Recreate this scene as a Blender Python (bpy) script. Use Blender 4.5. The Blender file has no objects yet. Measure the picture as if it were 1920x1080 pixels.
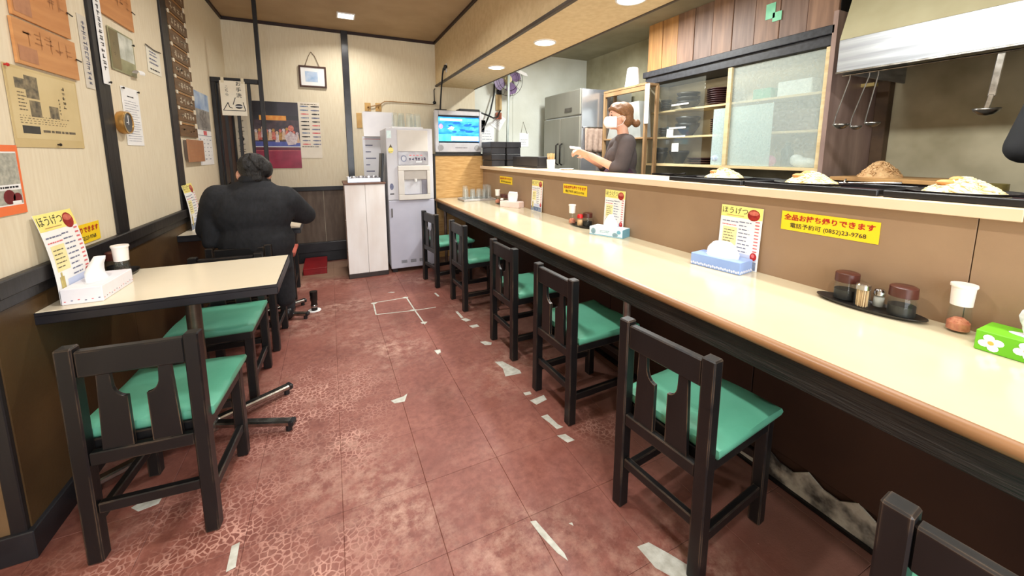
import bpy, bmesh, math, random
from mathutils import Vector, Matrix
random.seed(7)
S = bpy.context.scene
COL = S.collection
R = math.radians

# ---------------------------------------------------------------- camera
cam_d = bpy.data.cameras.new('camera')
cam = bpy.data.objects.new('camera', cam_d); COL.objects.link(cam)
cam_d.sensor_fit = 'HORIZONTAL'; cam_d.sensor_width = 36.0
cam_d.lens = 725.0 / 1920.0 * 36.0
cam_d.shift_x = 0.0
cam_d.shift_y = (388.0 - 540.0) / 1920.0
cam_d.clip_start = 0.02
cam.location = (0, 0, 1.30)
cam.rotation_euler = (R(90 - 7.85), 0, R(-25.1))
S.camera = cam

# ---------------------------------------------------------------- world, big lights, exposure
S.view_settings.view_transform = 'Standard'
S.view_settings.look = 'None'
S.view_settings.gamma = 1.0
S.view_settings.use_curve_mapping = False
S.view_settings.exposure = 0.0
S.cycles.use_denoising = True
S.cycles.max_bounces = 8
S.cycles.sample_clamp_indirect = 6.0
W = bpy.data.worlds.new('world'); S.world = W; W.use_nodes = True
bgn = W.node_tree.nodes['Background']
bgn.inputs[0].default_value = (0.80, 0.88, 1.0, 1); bgn.inputs[1].default_value = 0.9

def area(name, loc, size, power, col=(1, 1, 1), rot=(0, 0, 0), size_y=None, spread=180, shape=None):
    d = bpy.data.lights.new(name, 'AREA'); d.energy = power; d.color = col
    d.shape = shape or ('RECTANGLE' if size_y else 'SQUARE'); d.size = size
    if size_y: d.size_y = size_y
    d.spread = R(spread)
    o = bpy.data.objects.new(name, d); COL.objects.link(o); o.location = loc; o.rotation_euler = rot
    return o
# daylight through the glazed shop front behind the camera
area('shopfront_daylight', (0.35, -1.55, 1.45), 2.3, 95, (0.95, 0.98, 1.0), (R(90), 0, 0), 2.1)
# fluorescent tube on the kitchen ceiling; unseen light added to brighten the cooking wall
area('kitchen_tube_light', (2.5, 3.3, 2.66), 0.12, 85, (0.97, 1.0, 0.98), (0, 0, 0), 1.2)
area('cooking_wall_fill_light', (1.95, 0.9, 2.28), 0.10, 34, (0.98, 1.0, 0.97), (0, R(-38), 0), 1.5)

# ---------------------------------------------------------------- helpers: materials
MATS = {}
def s2l(c):
    return tuple(((v / 255) / 12.92 if v / 255 <= 0.04045 else ((v / 255 + 0.055) / 1.055) ** 2.4) for v in c)
def mat(name, c1, c2=None, scale=8.0, rough=0.5, metal=0.0, bump=0.0, bscale=60.0, stretch=(1, 1, 1), coat=0.0, trans=0.0,
        emit=0.0, detail=4.0, world=False, lo=0.35, hi=0.65, rvar=0.0, ior=1.45, alpha=1.0, sheen=0.0):
    if name in MATS: return MATS[name]
    m = bpy.data.materials.new(name); m.use_nodes = True; MATS[name] = m
    nt = m.node_tree; N = nt.nodes; L = nt.links; b = N['Principled BSDF']
    c1 = s2l(c1); c2 = s2l(c2) if c2 else tuple(v * 0.88 for v in c1)
    tc = N.new('ShaderNodeTexCoord'); mp = N.new('ShaderNodeMapping'); mp.inputs['Scale'].default_value = stretch
    if world:
        g = N.new('ShaderNodeNewGeometry'); L.new(g.outputs['Position'], mp.inputs['Vector'])
    else:
        L.new(tc.outputs['Object'], mp.inputs['Vector'])
    nz = N.new('ShaderNodeTexNoise'); nz.inputs['Scale'].default_value = scale; nz.inputs['Detail'].default_value = detail
    L.new(mp.outputs['Vector'], nz.inputs['Vector'])
    cr = N.new('ShaderNodeValToRGB'); cr.color_ramp.elements[0].position = lo; cr.color_ramp.elements[1].position = hi
    cr.color_ramp.elements[0].color = (*c1, 1); cr.color_ramp.elements[1].color = (*c2, 1)
    L.new(nz.outputs['Fac'], cr.inputs['Fac']); L.new(cr.outputs['Color'], b.inputs['Base Color'])
    b.inputs['Roughness'].default_value = rough; b.inputs['Metallic'].default_value = metal
    b.inputs['Coat Weight'].default_value = coat; b.inputs['Coat Roughness'].default_value = 0.12
    b.inputs['Transmission Weight'].default_value = trans; b.inputs['IOR'].default_value = ior
    b.inputs['Alpha'].default_value = alpha
    b.inputs['Sheen Weight'].default_value = sheen
    if emit:
        L.new(cr.outputs['Color'], b.inputs['Emission Color']); b.inputs['Emission Strength'].default_value = emit
    if rvar:
        mr = N.new('ShaderNodeMapRange'); mr.inputs['To Min'].default_value = max(0.02, rough - rvar); mr.inputs['To Max'].default_value = rough + rvar
        L.new(nz.outputs['Fac'], mr.inputs['Value']); L.new(mr.outputs['Result'], b.inputs['Roughness'])
    if bump:
        n2 = N.new('ShaderNodeTexNoise'); n2.inputs['Scale'].default_value = bscale; n2.inputs['Detail'].default_value = 3
        L.new(mp.outputs['Vector'], n2.inputs['Vector'])
        bp = N.new('ShaderNodeBump'); bp.inputs['Strength'].default_value = bump; bp.inputs['Distance'].default_value = 0.01
        L.new(n2.outputs['Fac'], bp.inputs['Height']); L.new(bp.outputs['Normal'], b.inputs['Normal'])
    return m

def clear_mat(name, tint=(0.97, 0.99, 0.98), haze=0.05, hazecol=(0.8, 0.85, 0.83), rough=0.04, nscale=0.0, refl=1.0):
    """thin clear glass: transparent, a fresnel reflection, a little pale diffuse haze mixed in"""
    if name in MATS: return MATS[name]
    m = bpy.data.materials.new(name); m.use_nodes = True; MATS[name] = m
    nt = m.node_tree; N = nt.nodes; L = nt.links; N.remove(N['Principled BSDF']); out = N['Material Output']
    tr = N.new('ShaderNodeBsdfTransparent'); tr.inputs[0].default_value = (*tint, 1); gl = N.new('ShaderNodeBsdfGlossy'); gl.inputs['Roughness'].default_value = rough; df = N.new('ShaderNodeBsdfDiffuse'); df.inputs[0].default_value = (*hazecol, 1)
    lw = N.new('ShaderNodeLayerWeight'); lw.inputs[0].default_value = 0.5; pw = N.new('ShaderNodeMath'); pw.operation = 'POWER'; pw.inputs[1].default_value = 4.0; L.new(lw.outputs['Facing'], pw.inputs[0]); fr = N.new('ShaderNodeMath'); fr.operation = 'MULTIPLY_ADD'; fr.inputs[1].default_value = 0.6; fr.inputs[2].default_value = 0.035; L.new(pw.outputs[0], fr.inputs[0]); m1 = N.new('ShaderNodeMixShader'); m2 = N.new('ShaderNodeMixShader')
    fm = N.new('ShaderNodeMath'); fm.operation = 'MULTIPLY'; fm.inputs[1].default_value = refl; fm.use_clamp = True; L.new(fr.outputs[0], fm.inputs[0])
    L.new(tr.outputs[0], m1.inputs[1]); L.new(df.outputs[0], m1.inputs[2]); L.new(fm.outputs[0], m2.inputs[0]); L.new(m1.outputs[0], m2.inputs[1]); L.new(gl.outputs[0], m2.inputs[2]); L.new(m2.outputs[0], out.inputs[0])
    m1.inputs[0].default_value = haze
    if nscale:
        tc = N.new('ShaderNodeTexCoord'); nz = N.new('ShaderNodeTexNoise'); nz.inputs['Scale'].default_value = nscale; nz.inputs['Detail'].default_value = 8; L.new(tc.outputs['Object'], nz.inputs['Vector'])
        mr = N.new('ShaderNodeMapRange'); mr.inputs['From Min'].default_value = .3; mr.inputs['From Max'].default_value = .75; mr.inputs['To Min'].default_value = haze * .8; mr.inputs['To Max'].default_value = min(1, haze * 1.25); L.new(nz.outputs['Fac'], mr.inputs['Value']); L.new(mr.outputs[0], m1.inputs[0])
    return m

def floor_mat():
    m = bpy.data.materials.new('red_vinyl_tile'); m.use_nodes = True; MATS['red_vinyl_tile'] = m
    nt = m.node_tree; N = nt.nodes; L = nt.links; b = N['Principled BSDF']
    g = N.new('ShaderNodeNewGeometry')
    def noise(sc, det=5, rough=0.6):
        n = N.new('ShaderNodeTexNoise'); n.inputs['Scale'].default_value = sc; n.inputs['Detail'].default_value = det; n.inputs['Roughness'].default_value = rough
        L.new(g.outputs['Position'], n.inputs['Vector']); return n.outputs['Fac']
    def ramp(f, stops):
        r = N.new('ShaderNodeValToRGB'); e = r.color_ramp.elements
        while len(e) < len(stops): e.new(0.5)
        for i, (p, c) in enumerate(stops):
            e[i].position = p; e[i].color = (*c, 1)
        L.new(f, r.inputs['Fac']); return r.outputs['Color']
    def mix(f, a, c):
        x = N.new('ShaderNodeMix'); x.data_type = 'RGBA'; L.new(f, x.inputs[0]); L.new(a, x.inputs[6]); L.new(c, x.inputs[7]); return x.outputs[2]
    def mul(a, c):
        x = N.new('ShaderNodeMath'); x.operation = 'MULTIPLY'; L.new(a, x.inputs[0]); L.new(c, x.inputs[1]); return x.outputs[0]
    base = ramp(noise(1.6), [(0.30, s2l((100, 52, 43))), (0.52, s2l((125, 71, 60))), (0.72, s2l((147, 93, 79)))])
    fine = ramp(noise(30, 6, 0.7), [(0.35, s2l((100, 54, 45))), (0.62, s2l((154, 100, 86)))])
    c = mix(ramp(noise(5), [(0.3, (0.15,) * 3), (0.7, (0.55,) * 3)]), base, fine)
    # pale scuffing in large worn areas
    worn = ramp(noise(1.1, 3), [(0.46, (0, 0, 0)), (0.64, (1, 1, 1))])
    scuff = mul(worn, ramp(noise(14, 8, 0.75), [(0.44, (0, 0, 0)), (0.64, (0.9, 0.9, 0.9))]))
    tan = N.new('ShaderNodeRGB'); tan.outputs[0].default_value = (*s2l((188, 150, 132)), 1)
    c = mix(scuff, c, tan.outputs[0])
    # crazed paint: cell edges show pale where a mask allows
    v = N.new('ShaderNodeTexVoronoi'); v.feature = 'DISTANCE_TO_EDGE'; v.inputs['Scale'].default_value = 46
    wv = N.new('ShaderNodeTexNoise'); wv.inputs['Scale'].default_value = 30; L.new(g.outputs['Position'], wv.inputs['Vector'])
    ad = N.new('ShaderNodeMix'); ad.data_type = 'VECTOR'; ad.inputs[0].default_value = 0.02
    L.new(g.outputs['Position'], ad.inputs[4]); L.new(wv.outputs['Color'], ad.inputs[5]); L.new(ad.outputs[1], v.inputs['Vector'])
    edge = ramp(v.outputs['Distance'], [(0.03, (1, 1, 1)), (0.13, (0, 0, 0))])
    sx = N.new('ShaderNodeSeparateXYZ'); L.new(g.outputs['Position'], sx.inputs[0])
    def spot(cx, cy, r):
        x = N.new('ShaderNodeVectorMath'); x.operation = 'DISTANCE'; L.new(g.outputs['Position'], x.inputs[0]); x.inputs[1].default_value = (cx, cy, 0)
        mr = N.new('ShaderNodeMapRange'); mr.inputs['From Min'].default_value = r * 0.35; mr.inputs['From Max'].default_value = r; mr.inputs['To Min'].default_value = 1; mr.inputs['To Max'].default_value = 0
        L.new(x.outputs['Value'], mr.inputs['Value']); return mr.outputs[0]
    tot = None
    for cx, cy, r in ((-0.5, 1.45, 0.42), (-0.2, 1.15, 0.38), (-0.15, 2.15, 0.5), (1.12, 1.36, 0.18), (-0.75, 1.35, 0.35), (0.0, 1.75, 0.22)):
        q = spot(cx, cy, r)
        if tot is None: tot = q
        else:
            x = N.new('ShaderNodeMath'); x.operation = 'MAXIMUM'; L.new(tot, x.inputs[0]); L.new(q, x.inputs[1]); tot = x.outputs[0]
    msk = mul(mul(tot, ramp(noise(6, 4), [(0.36, (0, 0, 0)), (0.58, (1, 1, 1))])), edge)
    pale = N.new('ShaderNodeRGB'); pale.outputs[0].default_value = (*s2l((188, 140, 125)), 1)
    c = mix(msk, c, pale.outputs[0])
    # bare tan strip along the back wall and browner dirt along the counter side
    def band(sock, a, bb):
        mr = N.new('ShaderNodeMapRange'); mr.inputs['From Min'].default_value = a; mr.inputs['From Max'].default_value = bb; L.new(sock, mr.inputs['Value']); return mr.outputs[0]
    nb = N.new('ShaderNodeMath'); nb.operation = 'MULTIPLY_ADD'; L.new(noise(3.5, 5), nb.inputs[0]); nb.inputs[1].default_value = 0.9; L.new(sx.outputs['Y'], nb.inputs[2])
    brn = N.new('ShaderNodeRGB'); brn.outputs[0].default_value = (*s2l((150, 118, 98)), 1)
    c = mix(band(nb.outputs[0], 4.72, 5.0), c, brn.outputs[0])
    nx = N.new('ShaderNodeMath'); nx.operation = 'MULTIPLY_ADD'; L.new(noise(4.5, 5), nx.inputs[0]); nx.inputs[1].default_value = 0.5; L.new(sx.outputs['X'], nx.inputs[2])
    drt = N.new('ShaderNodeRGB'); drt.outputs[0].default_value = (*s2l((104, 72, 60)), 1)
    dm = N.new('ShaderNodeMath'); dm.operation = 'MULTIPLY'; L.new(band(nx.outputs[0], 1.12, 1.55), dm.inputs[0]); dm.inputs[1].default_value = 0.75
    c = mix(dm.outputs[0], c, drt.outputs[0])
    # greyish grime specks
    c = mix(ramp(noise(75, 2), [(0.73, (0, 0, 0)), (0.78, (0.6, 0.6, 0.6))]), c, tan.outputs[0])
    L.new(c, b.inputs['Base Color'])
    rr = N.new('ShaderNodeMapRange'); rr.inputs['To Min'].default_value = 0.38; rr.inputs['To Max'].default_value = 0.68
    L.new(noise(9), rr.inputs['Value']); L.new(rr.outputs[0], b.inputs['Roughness'])
    bp = N.new('ShaderNodeBump'); bp.inputs['Strength'].default_value = 0.18; bp.inputs['Distance'].default_value = 0.004
    L.new(noise(160, 3), bp.inputs['Height']); L.new(bp.outputs['Normal'], b.inputs['Normal'])
    return m

# ---------------------------------------------------------------- helpers: meshes
class MB:
    """collects shapes in a bmesh; faces remember a material slot"""
    def __init__(s): s.bm = bmesh.new(); s.cur = 0
    def _mark(s, n0):
        s.bm.faces.ensure_lookup_table()
        for f in s.bm.faces[n0:]: f.material_index = s.cur
    def quad(s, *p):
        n0 = len(s.bm.faces); s.bm.faces.new([s.bm.verts.new(v) for v in p]); s._mark(n0); return s
    def box(s, x0, x1, y0, y1, z0, z1, bev=0.0, M=None, seg=1):
        n0 = len(s.bm.faces)
        b2 = bmesh.new()
        bmesh.ops.create_cube(b2, size=1)
        for v in b2.verts:
            v.co = Vector(((x0 + x1) / 2 + v.co.x * (x1 - x0), (y0 + y1) / 2 + v.co.y * (y1 - y0), (z0 + z1) / 2 + v.co.z * (z1 - z0)))
        if bev: bmesh.ops.bevel(b2, geom=b2.edges[:], offset=bev, segments=seg, affect='EDGES', profile=0.5)
        s._merge(b2, M); s._mark(n0); return s
    def _merge(s, b2, M=None):
        if M is not None: bmesh.ops.transform(b2, matrix=M, verts=b2.verts[:])
        mp = {v: s.bm.verts.new(v.co) for v in b2.verts}
        for f in b2.faces:
            try: s.bm.faces.new([mp[v] for v in f.verts])
            except ValueError: pass
        b2.free()
    def bar(s, a, b, w, h, bev=0.0, up=(0, 0, 1)):
        a = Vector(a); b = Vector(b); d = b - a; L = d.length; z = d.normalized()
        x = Vector(up).cross(z)
        if x.length < 1e-4: x = Vector((1, 0, 0)).cross(z)
        x.normalize(); y = z.cross(x)
        M = Matrix((x, y, z)).transposed().to_4x4(); M.translation = (a + b) / 2
        return s.box(-w / 2, w / 2, -h / 2, h / 2, -L / 2, L / 2, bev, M)
    def tube(s, pts, rad, n=10, cap=True):
        n0 = len(s.bm.faces)
        P = [Vector(p) for p in pts]; rs = rad if isinstance(rad, (list, tuple)) else [rad] * len(P)
        rings = []; prev = None
        for i, p in enumerate(P):
            t = (P[min(i + 1, len(P) - 1)] - P[max(i - 1, 0)]).normalized()
            if prev is None:
                u = t.orthogonal().normalized()
            else:
                u = (prev - t * prev.dot(t))
                u = u.normalized() if u.length > 1e-6 else t.orthogonal().normalized()
            prev = u; w = t.cross(u)
            rings.append([s.bm.verts.new(p + (u * math.cos(2 * math.pi * k / n) + w * math.sin(2 * math.pi * k / n)) * rs[i]) for k in range(n)])
        for a, b in zip(rings, rings[1:]):
            for k in range(n): s.bm.faces.new((a[k], a[(k + 1) % n], b[(k + 1) % n], b[k]))
        if cap:
            s.bm.faces.new(rings[0][::-1]); s.bm.faces.new(rings[-1])
        s._mark(n0); return s
    def lathe(s, prof, n=20, M=None, sx=1.0, sy=1.0):
        n0 = len(s.bm.faces); b2 = bmesh.new(); rings = []
        for r, z in prof:
            if r < 1e-6: rings.append([b2.verts.new((0, 0, z))])
            else: rings.append([b2.verts.new((r * sx * math.cos(2 * math.pi * k / n), r * sy * math.sin(2 * math.pi * k / n), z)) for k in range(n)])
        for a, b in zip(rings, rings[1:]):
            for k in range(n):
                k2 = (k + 1) % n
                if len(a) == 1 and len(b) == 1: continue
                if len(a) == 1: b2.faces.new((a[0], b[k2], b[k]))
                elif len(b) == 1: b2.faces.new((a[k], a[k2], b[0]))
                else: b2.faces.new((a[k], a[k2], b[k2], b[k]))
        s._merge(b2, M); s._mark(n0); return s
    def prism(s, poly, y0, y1, M=None):
        """poly of (x, z) points extruded along y"""
        n0 = len(s.bm.faces); b2 = bmesh.new()
        a = [b2.verts.new((x, y0, z)) for x, z in poly]; b = [b2.verts.new((x, y1, z)) for x, z in poly]
        n = len(poly)
        b2.faces.new(a[::-1]); b2.faces.new(b)
        for k in range(n): b2.faces.new((a[k], a[(k + 1) % n], b[(k + 1) % n], b[k]))
        bmesh.ops.recalc_face_normals(b2, faces=b2.faces[:])
        s._merge(b2, M); s._mark(n0); return s
    def plate(s, poly, z0, z1, M=None):
        """poly of (x, y) extruded along z"""
        n0 = len(s.bm.faces); b2 = bmesh.new()
        a = [b2.verts.new((x, y, z0)) for x, y in poly]; b = [b2.verts.new((x, y, z1)) for x, y in poly]
        n = len(poly); b2.faces.new(a[::-1]); b2.faces.new(b)
        for k in range(n): b2.faces.new((a[k], a[(k + 1) % n], b[(k + 1) % n], b[k]))
        bmesh.ops.recalc_face_normals(b2, faces=b2.faces[:])
        s._merge(b2, M); s._mark(n0); return s
    def ball(s, c, r, n=14, M=None):
        r = (r, r, r) if not isinstance(r, (tuple, list)) else r
        b2 = bmesh.new(); bmesh.ops.create_uvsphere(b2, u_segments=n, v_segments=max(6, n * 2 // 3), radius=1)
        n0 = len(s.bm.faces)
        T = Matrix.Translation(c) @ (M.to_4x4() if M else Matrix.Identity(4)) @ Matrix.Diagonal((*r, 1))
        s._merge(b2, T); s._mark(n0); return s
    def cap(s, a, b, ra, rb, n=12):
        """tapered capsule"""
        s.tube([a, b], [ra, rb], n); s.ball(a, ra, n); s.ball(b, rb, n); return s
    def mesh(s, name='m'):
        bmesh.ops.recalc_face_normals(s.bm, faces=s.bm.faces[:])
        me = bpy.data.meshes.new(name); s.bm.to_mesh(me); s.bm.free(); return me
    def build(s, name, mats, parent=None, smooth=False, recalc=True, auto=None):
        if recalc: bmesh.ops.recalc_face_normals(s.bm, faces=s.bm.faces[:])
        me = bpy.data.meshes.new(name); s.bm.to_mesh(me); s.bm.free()
        for m in (mats if isinstance(mats, (list, tuple)) else [mats]): me.materials.append(m)
        if smooth:
            me.polygons.foreach_set('use_smooth', [True] * len(me.polygons))
            if auto: me.set_sharp_from_angle(angle=R(auto))
        o = bpy.data.objects.new(name, me); COL.objects.link(o)
        if parent: o.parent = parent
        return o

def tag(o, label=None, cat=None, group=None, kind=None):
    if label: o['label'] = label
    if cat: o['category'] = cat
    if group: o['group'] = group
    if kind: o['kind'] = kind
    return o
def thing(name, label, cat, loc=(0, 0, 0), rz=0.0, group=None):
    o = bpy.data.objects.new(name, None); COL.objects.link(o); o.empty_display_size = 0.05
    o.location = loc; o.rotation_euler = (0, 0, rz); return tag(o, label, cat, group)
def struct(name, b, m, parent=None, **k):
    o = b.build(name, m, parent, **k)
    if not parent: o['kind'] = 'structure'
    return o
def dup(root, loc=None, rz=None, label=None):
    r = root.copy(); COL.objects.link(r)
    if loc is not None: r.location = loc
    if rz is not None: r.rotation_euler = (0, 0, rz)
    if label: r['label'] = label
    for ch in list(root.children):
        c = ch.copy(); COL.objects.link(c); c.parent = r
        for g in ch.children:
            d = g.copy(); COL.objects.link(d); d.parent = c
    return r
def new_like(o, parent=None, loc=(0, 0, 0), rz=0.0, scale=None):
    c = o.copy(); COL.objects.link(c); c.parent = parent; c.location = loc; c.rotation_euler = (0, 0, rz)
    if scale: c.scale = scale
    return c

TXT = {}
def text_geo(body, size=1.0, bold=0.0, align='CENTER', line=1.0, char=1.0):
    """flat text outline as (verts, faces) centred on the origin in XY"""
    key = (body, bold, align, line, char)
    if key not in TXT:
        c = bpy.data.curves.new('text_source', 'FONT'); c.body = body; c.align_x = align; c.align_y = 'CENTER'
        c.offset = bold; c.space_line = line; c.space_character = char; c.resolution_u = 2
        o = bpy.data.objects.new('text_source', c); COL.objects.link(o)
        dg = bpy.context.evaluated_depsgraph_get(); dg.update()
        me = bpy.data.meshes.new_from_object(o.evaluated_get(dg))
        TXT[key] = ([tuple(v.co) for v in me.vertices], [tuple(p.vertices) for p in me.polygons])
        bpy.data.objects.remove(o); bpy.data.curves.remove(c); bpy.data.meshes.remove(me)
    return TXT[key]

class Sheet:
    """a printed sheet: local u to the reader's right, v up, both in metres from the lower left corner.
    place(u, v, d) maps to local space: x = u - w/2, y = -d - bend(v), z = height(v)"""
    def __init__(s, w, h, bend=None):
        s.w, s.h = w, h; s.P = {}; s.bend = bend or (lambda v: (0.0, v))
    def pt(s, u, v, d=0.0):
        b, z = s.bend(v); return (u - s.w / 2, b - d, z)
    def rect(s, u0, v0, u1, v1, m, lift=0.0006):
        n = max(1, int(math.ceil(abs(v1 - v0) / 0.03)));  L = s.P.setdefault(m.name, [])
        for i in range(n):
            a = v0 + (v1 - v0) * i / n; b = v0 + (v1 - v0) * (i + 1) / n
            L.append([s.pt(u0, a, lift), s.pt(u1, a, lift), s.pt(u1, b, lift), s.pt(u0, b, lift)])
        return s
    def poly(s, pts, m, lift=0.0008):
        s.P.setdefault(m.name, []).append([s.pt(u, v, lift) for u, v in pts]); return s
    def disc(s, u, v, ru, rv, m, lift=0.0009, n=14):
        return s.poly([(u + ru * math.cos(2 * math.pi * k / n), v + rv * math.sin(2 * math.pi * k / n)) for k in range(n)], m, lift)
    def text(s, body, u, v, size, m, bold=0.0, align='CENTER', line=1.0, wide=1.0, lift=0.0011, char=1.0):
        vs, fs = text_geo(body, 1.0, bold, align, line, char)
        for f in fs:
            s.P.setdefault(m.name, []).append([s.pt(u + vs[i][0] * size * wide, v + vs[i][1] * size, lift) for i in f])
        return s
    def dashes(s, u0, v0, u1, v1, rows, m, hh=0.4, seed=1, ragged=0.4, gap=0.25, lift=0.0009):
        """rows of small printed marks too small to read"""
        rnd = random.Random(seed); dv = (v1 - v0) / rows
        for r in range(rows):
            v = v0 + dv * r; u = u0; end = u1 - rnd.random() * ragged * (u1 - u0)
            while u < end:
                w = dv * (0.5 + rnd.random() * 1.2)
                s.rect(u, v + dv * 0.2, min(u + w, end), v + dv * (0.2 + hh), m, lift); u += w + dv * gap
        return s
    def glyphs(s, u0, v0, u1, v1, n, m, seed=1, vertical=False, t=0.12, lift=0.001):
        """brushed characters that cannot be made out: a few strokes each"""
        rnd = random.Random(seed)
        for i in range(n):
            if vertical:
                hgt = (v1 - v0) / n; cu0, cu1 = u0, u1; cv1 = v1 - hgt * i - hgt * 0.08; cv0 = v1 - hgt * (i + 1) + hgt * 0.08
            else:
                wd = (u1 - u0) / n; cv0, cv1 = v0, v1; cu0 = u0 + wd * i + wd * 0.1; cu1 = u0 + wd * (i + 1) - wd * 0.1
            w, h = cu1 - cu0, cv1 - cv0
            for k in range(rnd.randint(2, 3)):
                y = cv0 + h * (0.15 + 0.7 * rnd.random()); a = cu0 + w * 0.3 * rnd.random(); b = cu1 - w * 0.3 * rnd.random()
                s.rect(a, y, b, y + h * t, m, lift)
            for k in range(rnd.randint(1, 2)):
                x = cu0 + w * (0.2 + 0.6 * rnd.random()); a = cv0 + h * 0.2 * rnd.random(); b = cv1 - h * 0.3 * rnd.random()
                s.rect(x, a, x + w * t, b, m, lift)
        return s
    def build(s, name, base, parent, thick=0.0012):
        """base sheet (a mesh with thickness) + one child mesh 'print'"""
        b = MB(); n = max(1, int(math.ceil(s.h / 0.02))) if s.bend(s.h)[0] != s.bend(0)[0] else 1
        cs = []
        for i in range(n + 1):
            v = s.h * i / n; cs.append([b.bm.verts.new(s.pt(u, v, d)) for u, d in ((0, 0), (s.w, 0), (s.w, -thick), (0, -thick))])
        for p, q in zip(cs, cs[1:]):
            for k in range(4): b.bm.faces.new((p[k], p[(k + 1) % 4], q[(k + 1) % 4], q[k]))
        b.bm.faces.new(cs[0]); b.bm.faces.new(cs[-1][::-1])
        o = b.build(name, base, parent)
        if s.P: s.print_mesh(o)
        return o
    def print_mesh(s, parent, name='print'):
        b = MB(); ms = []
        for i, (mn, polys) in enumerate(s.P.items()):
            ms.append(MATS[mn]); b.cur = i
            for p in polys:
                try: b.quad(*p)
                except ValueError: pass
        return b.build(name, ms, parent, recalc=False)

def blob(parts_fn, name, m, voxel=0.012, smooth=3, parent=None):
    """overlapping closed shapes fused into one continuous skin"""
    b = MB(); parts_fn(b); me = b.mesh(name)
    o = bpy.data.objects.new(name, me); COL.objects.link(o)
    rm = o.modifiers.new('r', 'REMESH'); rm.mode = 'VOXEL'; rm.voxel_size = voxel; rm.adaptivity = 0
    sm = o.modifiers.new('s', 'SMOOTH'); sm.factor = 0.5; sm.iterations = smooth
    dg = bpy.context.evaluated_depsgraph_get(); dg.update()
    me2 = bpy.data.meshes.new_from_object(o.evaluated_get(dg)); me2.name = name
    bpy.data.objects.remove(o); bpy.data.meshes.remove(me)
    me2.polygons.foreach_set('use_smooth', [True] * len(me2.polygons)); me2.materials.clear(); me2.materials.append(m)
    o = bpy.data.objects.new(name, me2); COL.objects.link(o)
    if parent: o.parent = parent
    return o

# ---------------------------------------------------------------- materials
wallpaper = mat('cream_wallpaper', (229, 217, 190), (222, 208, 179), 5, 0.75, bump=0.10, bscale=40, stretch=(16, 16, 1.6), world=True)
soffitpaper = mat('tan_wallpaper', (224, 202, 160), (214, 190, 146), 4, 0.7, bump=0.1, bscale=60, stretch=(6, 6, 6), world=True)
ceilmat = mat('ceiling_board', (176, 150, 116), (164, 138, 104), 3, 0.8, bump=0.15, bscale=90, world=True)
darkwood = mat('dark_stained_wood', (36, 33, 33), (23, 21, 22), 6, 0.42, bump=0.12, bscale=40, stretch=(1, 1, 0.2), world=True)
crown = mat('reddish_dark_trim', (52, 30, 24), (36, 20, 17), 6, 0.5, world=True)
wainscot = mat('brown_wainscot', (84, 62, 34), (66, 47, 25), 3, 0.45, bump=0.06, bscale=80, world=True)
wainscot2 = mat('grey_brown_wainscot', (108, 92, 78), (88, 72, 60), 5, 0.55, stretch=(5, 5, 1), world=True)
blackbase = mat('black_baseboard', (40, 40, 43), (26, 26, 29), 8, 0.4, world=True)
doorbrown = mat('dark_red_door', (64, 34, 26), (48, 25, 20), 4, 0.5, stretch=(4, 4, 0.5), world=True)
kwall = mat('kitchen_plaster', (222, 224, 214), (206, 207, 194), 2.2, 0.7, bump=0.1, bscale=40, world=True)
kwall2 = mat('kitchen_plaster_stained', (172, 166, 140), (138, 132, 106), 2.5, 0.65, bump=0.1, bscale=40, world=True)
steelgrease = mat('greasy_steel_sheet', (212, 202, 172), (164, 154, 124), 2.2, 0.45, 0.12, 0.1, 14, world=True, rvar=0.12)
steelpink = mat('brown_steel_sheet', (176, 150, 140), (140, 116, 108), 3, 0.42, 0.2, stretch=(3, 3, 0.6), world=True)
tanboard = mat('tan_melamine', (156, 127, 98), (149, 120, 92), 4, 0.5, bump=0.04, bscale=300, world=True)
creamtop = mat('cream_laminate', (210, 199, 170), (205, 193, 163), 3, 0.16, bump=0.01, bscale=300, world=True, coat=0.3)
creamedge = mat('cream_ledge_edge', (230, 204, 172), (224, 196, 162), 4, 0.4, world=True)
nosing = mat('light_brown_nosing', (152, 110, 72), (134, 94, 59), 5, 0.35, stretch=(4, 0.4, 4), world=True)
undermat = mat('dark_brown_panel', (58, 36, 24), (44, 26, 17), 3, 0.55, world=True)
peel = mat('peeled_plaster', (176, 168, 152), (60, 54, 48), 9, 0.9, bump=0.5, bscale=30, world=True, lo=0.45, hi=0.6)
bambooply = mat('bamboo_board', (206, 164, 106), (182, 138, 80), 4, 0.45, stretch=(3, 3, 26), world=True)
fl = floor_mat()
groutm = mat('floor_joint', (112, 64, 54), (158, 114, 98), 7, 0.8, world=True)
kfloor = mat('kitchen_concrete', (120, 116, 108), (96, 92, 86), 6, 0.8, world=True)
patchm = mat('bare_concrete_patch', (196, 196, 186), (170, 168, 156), 30, 0.85, bump=0.2, bscale=60, world=True)
blackwood = mat('black_lacquered_wood', (23, 22, 23), (15, 14, 15), 10, 0.4, bump=0.06, bscale=50, stretch=(1, 1, 0.3), rvar=0.08)
greenseat = mat('green_vinyl', (98, 170, 142), (86, 158, 130), 6, 0.42, bump=0.05, bscale=200)
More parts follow.
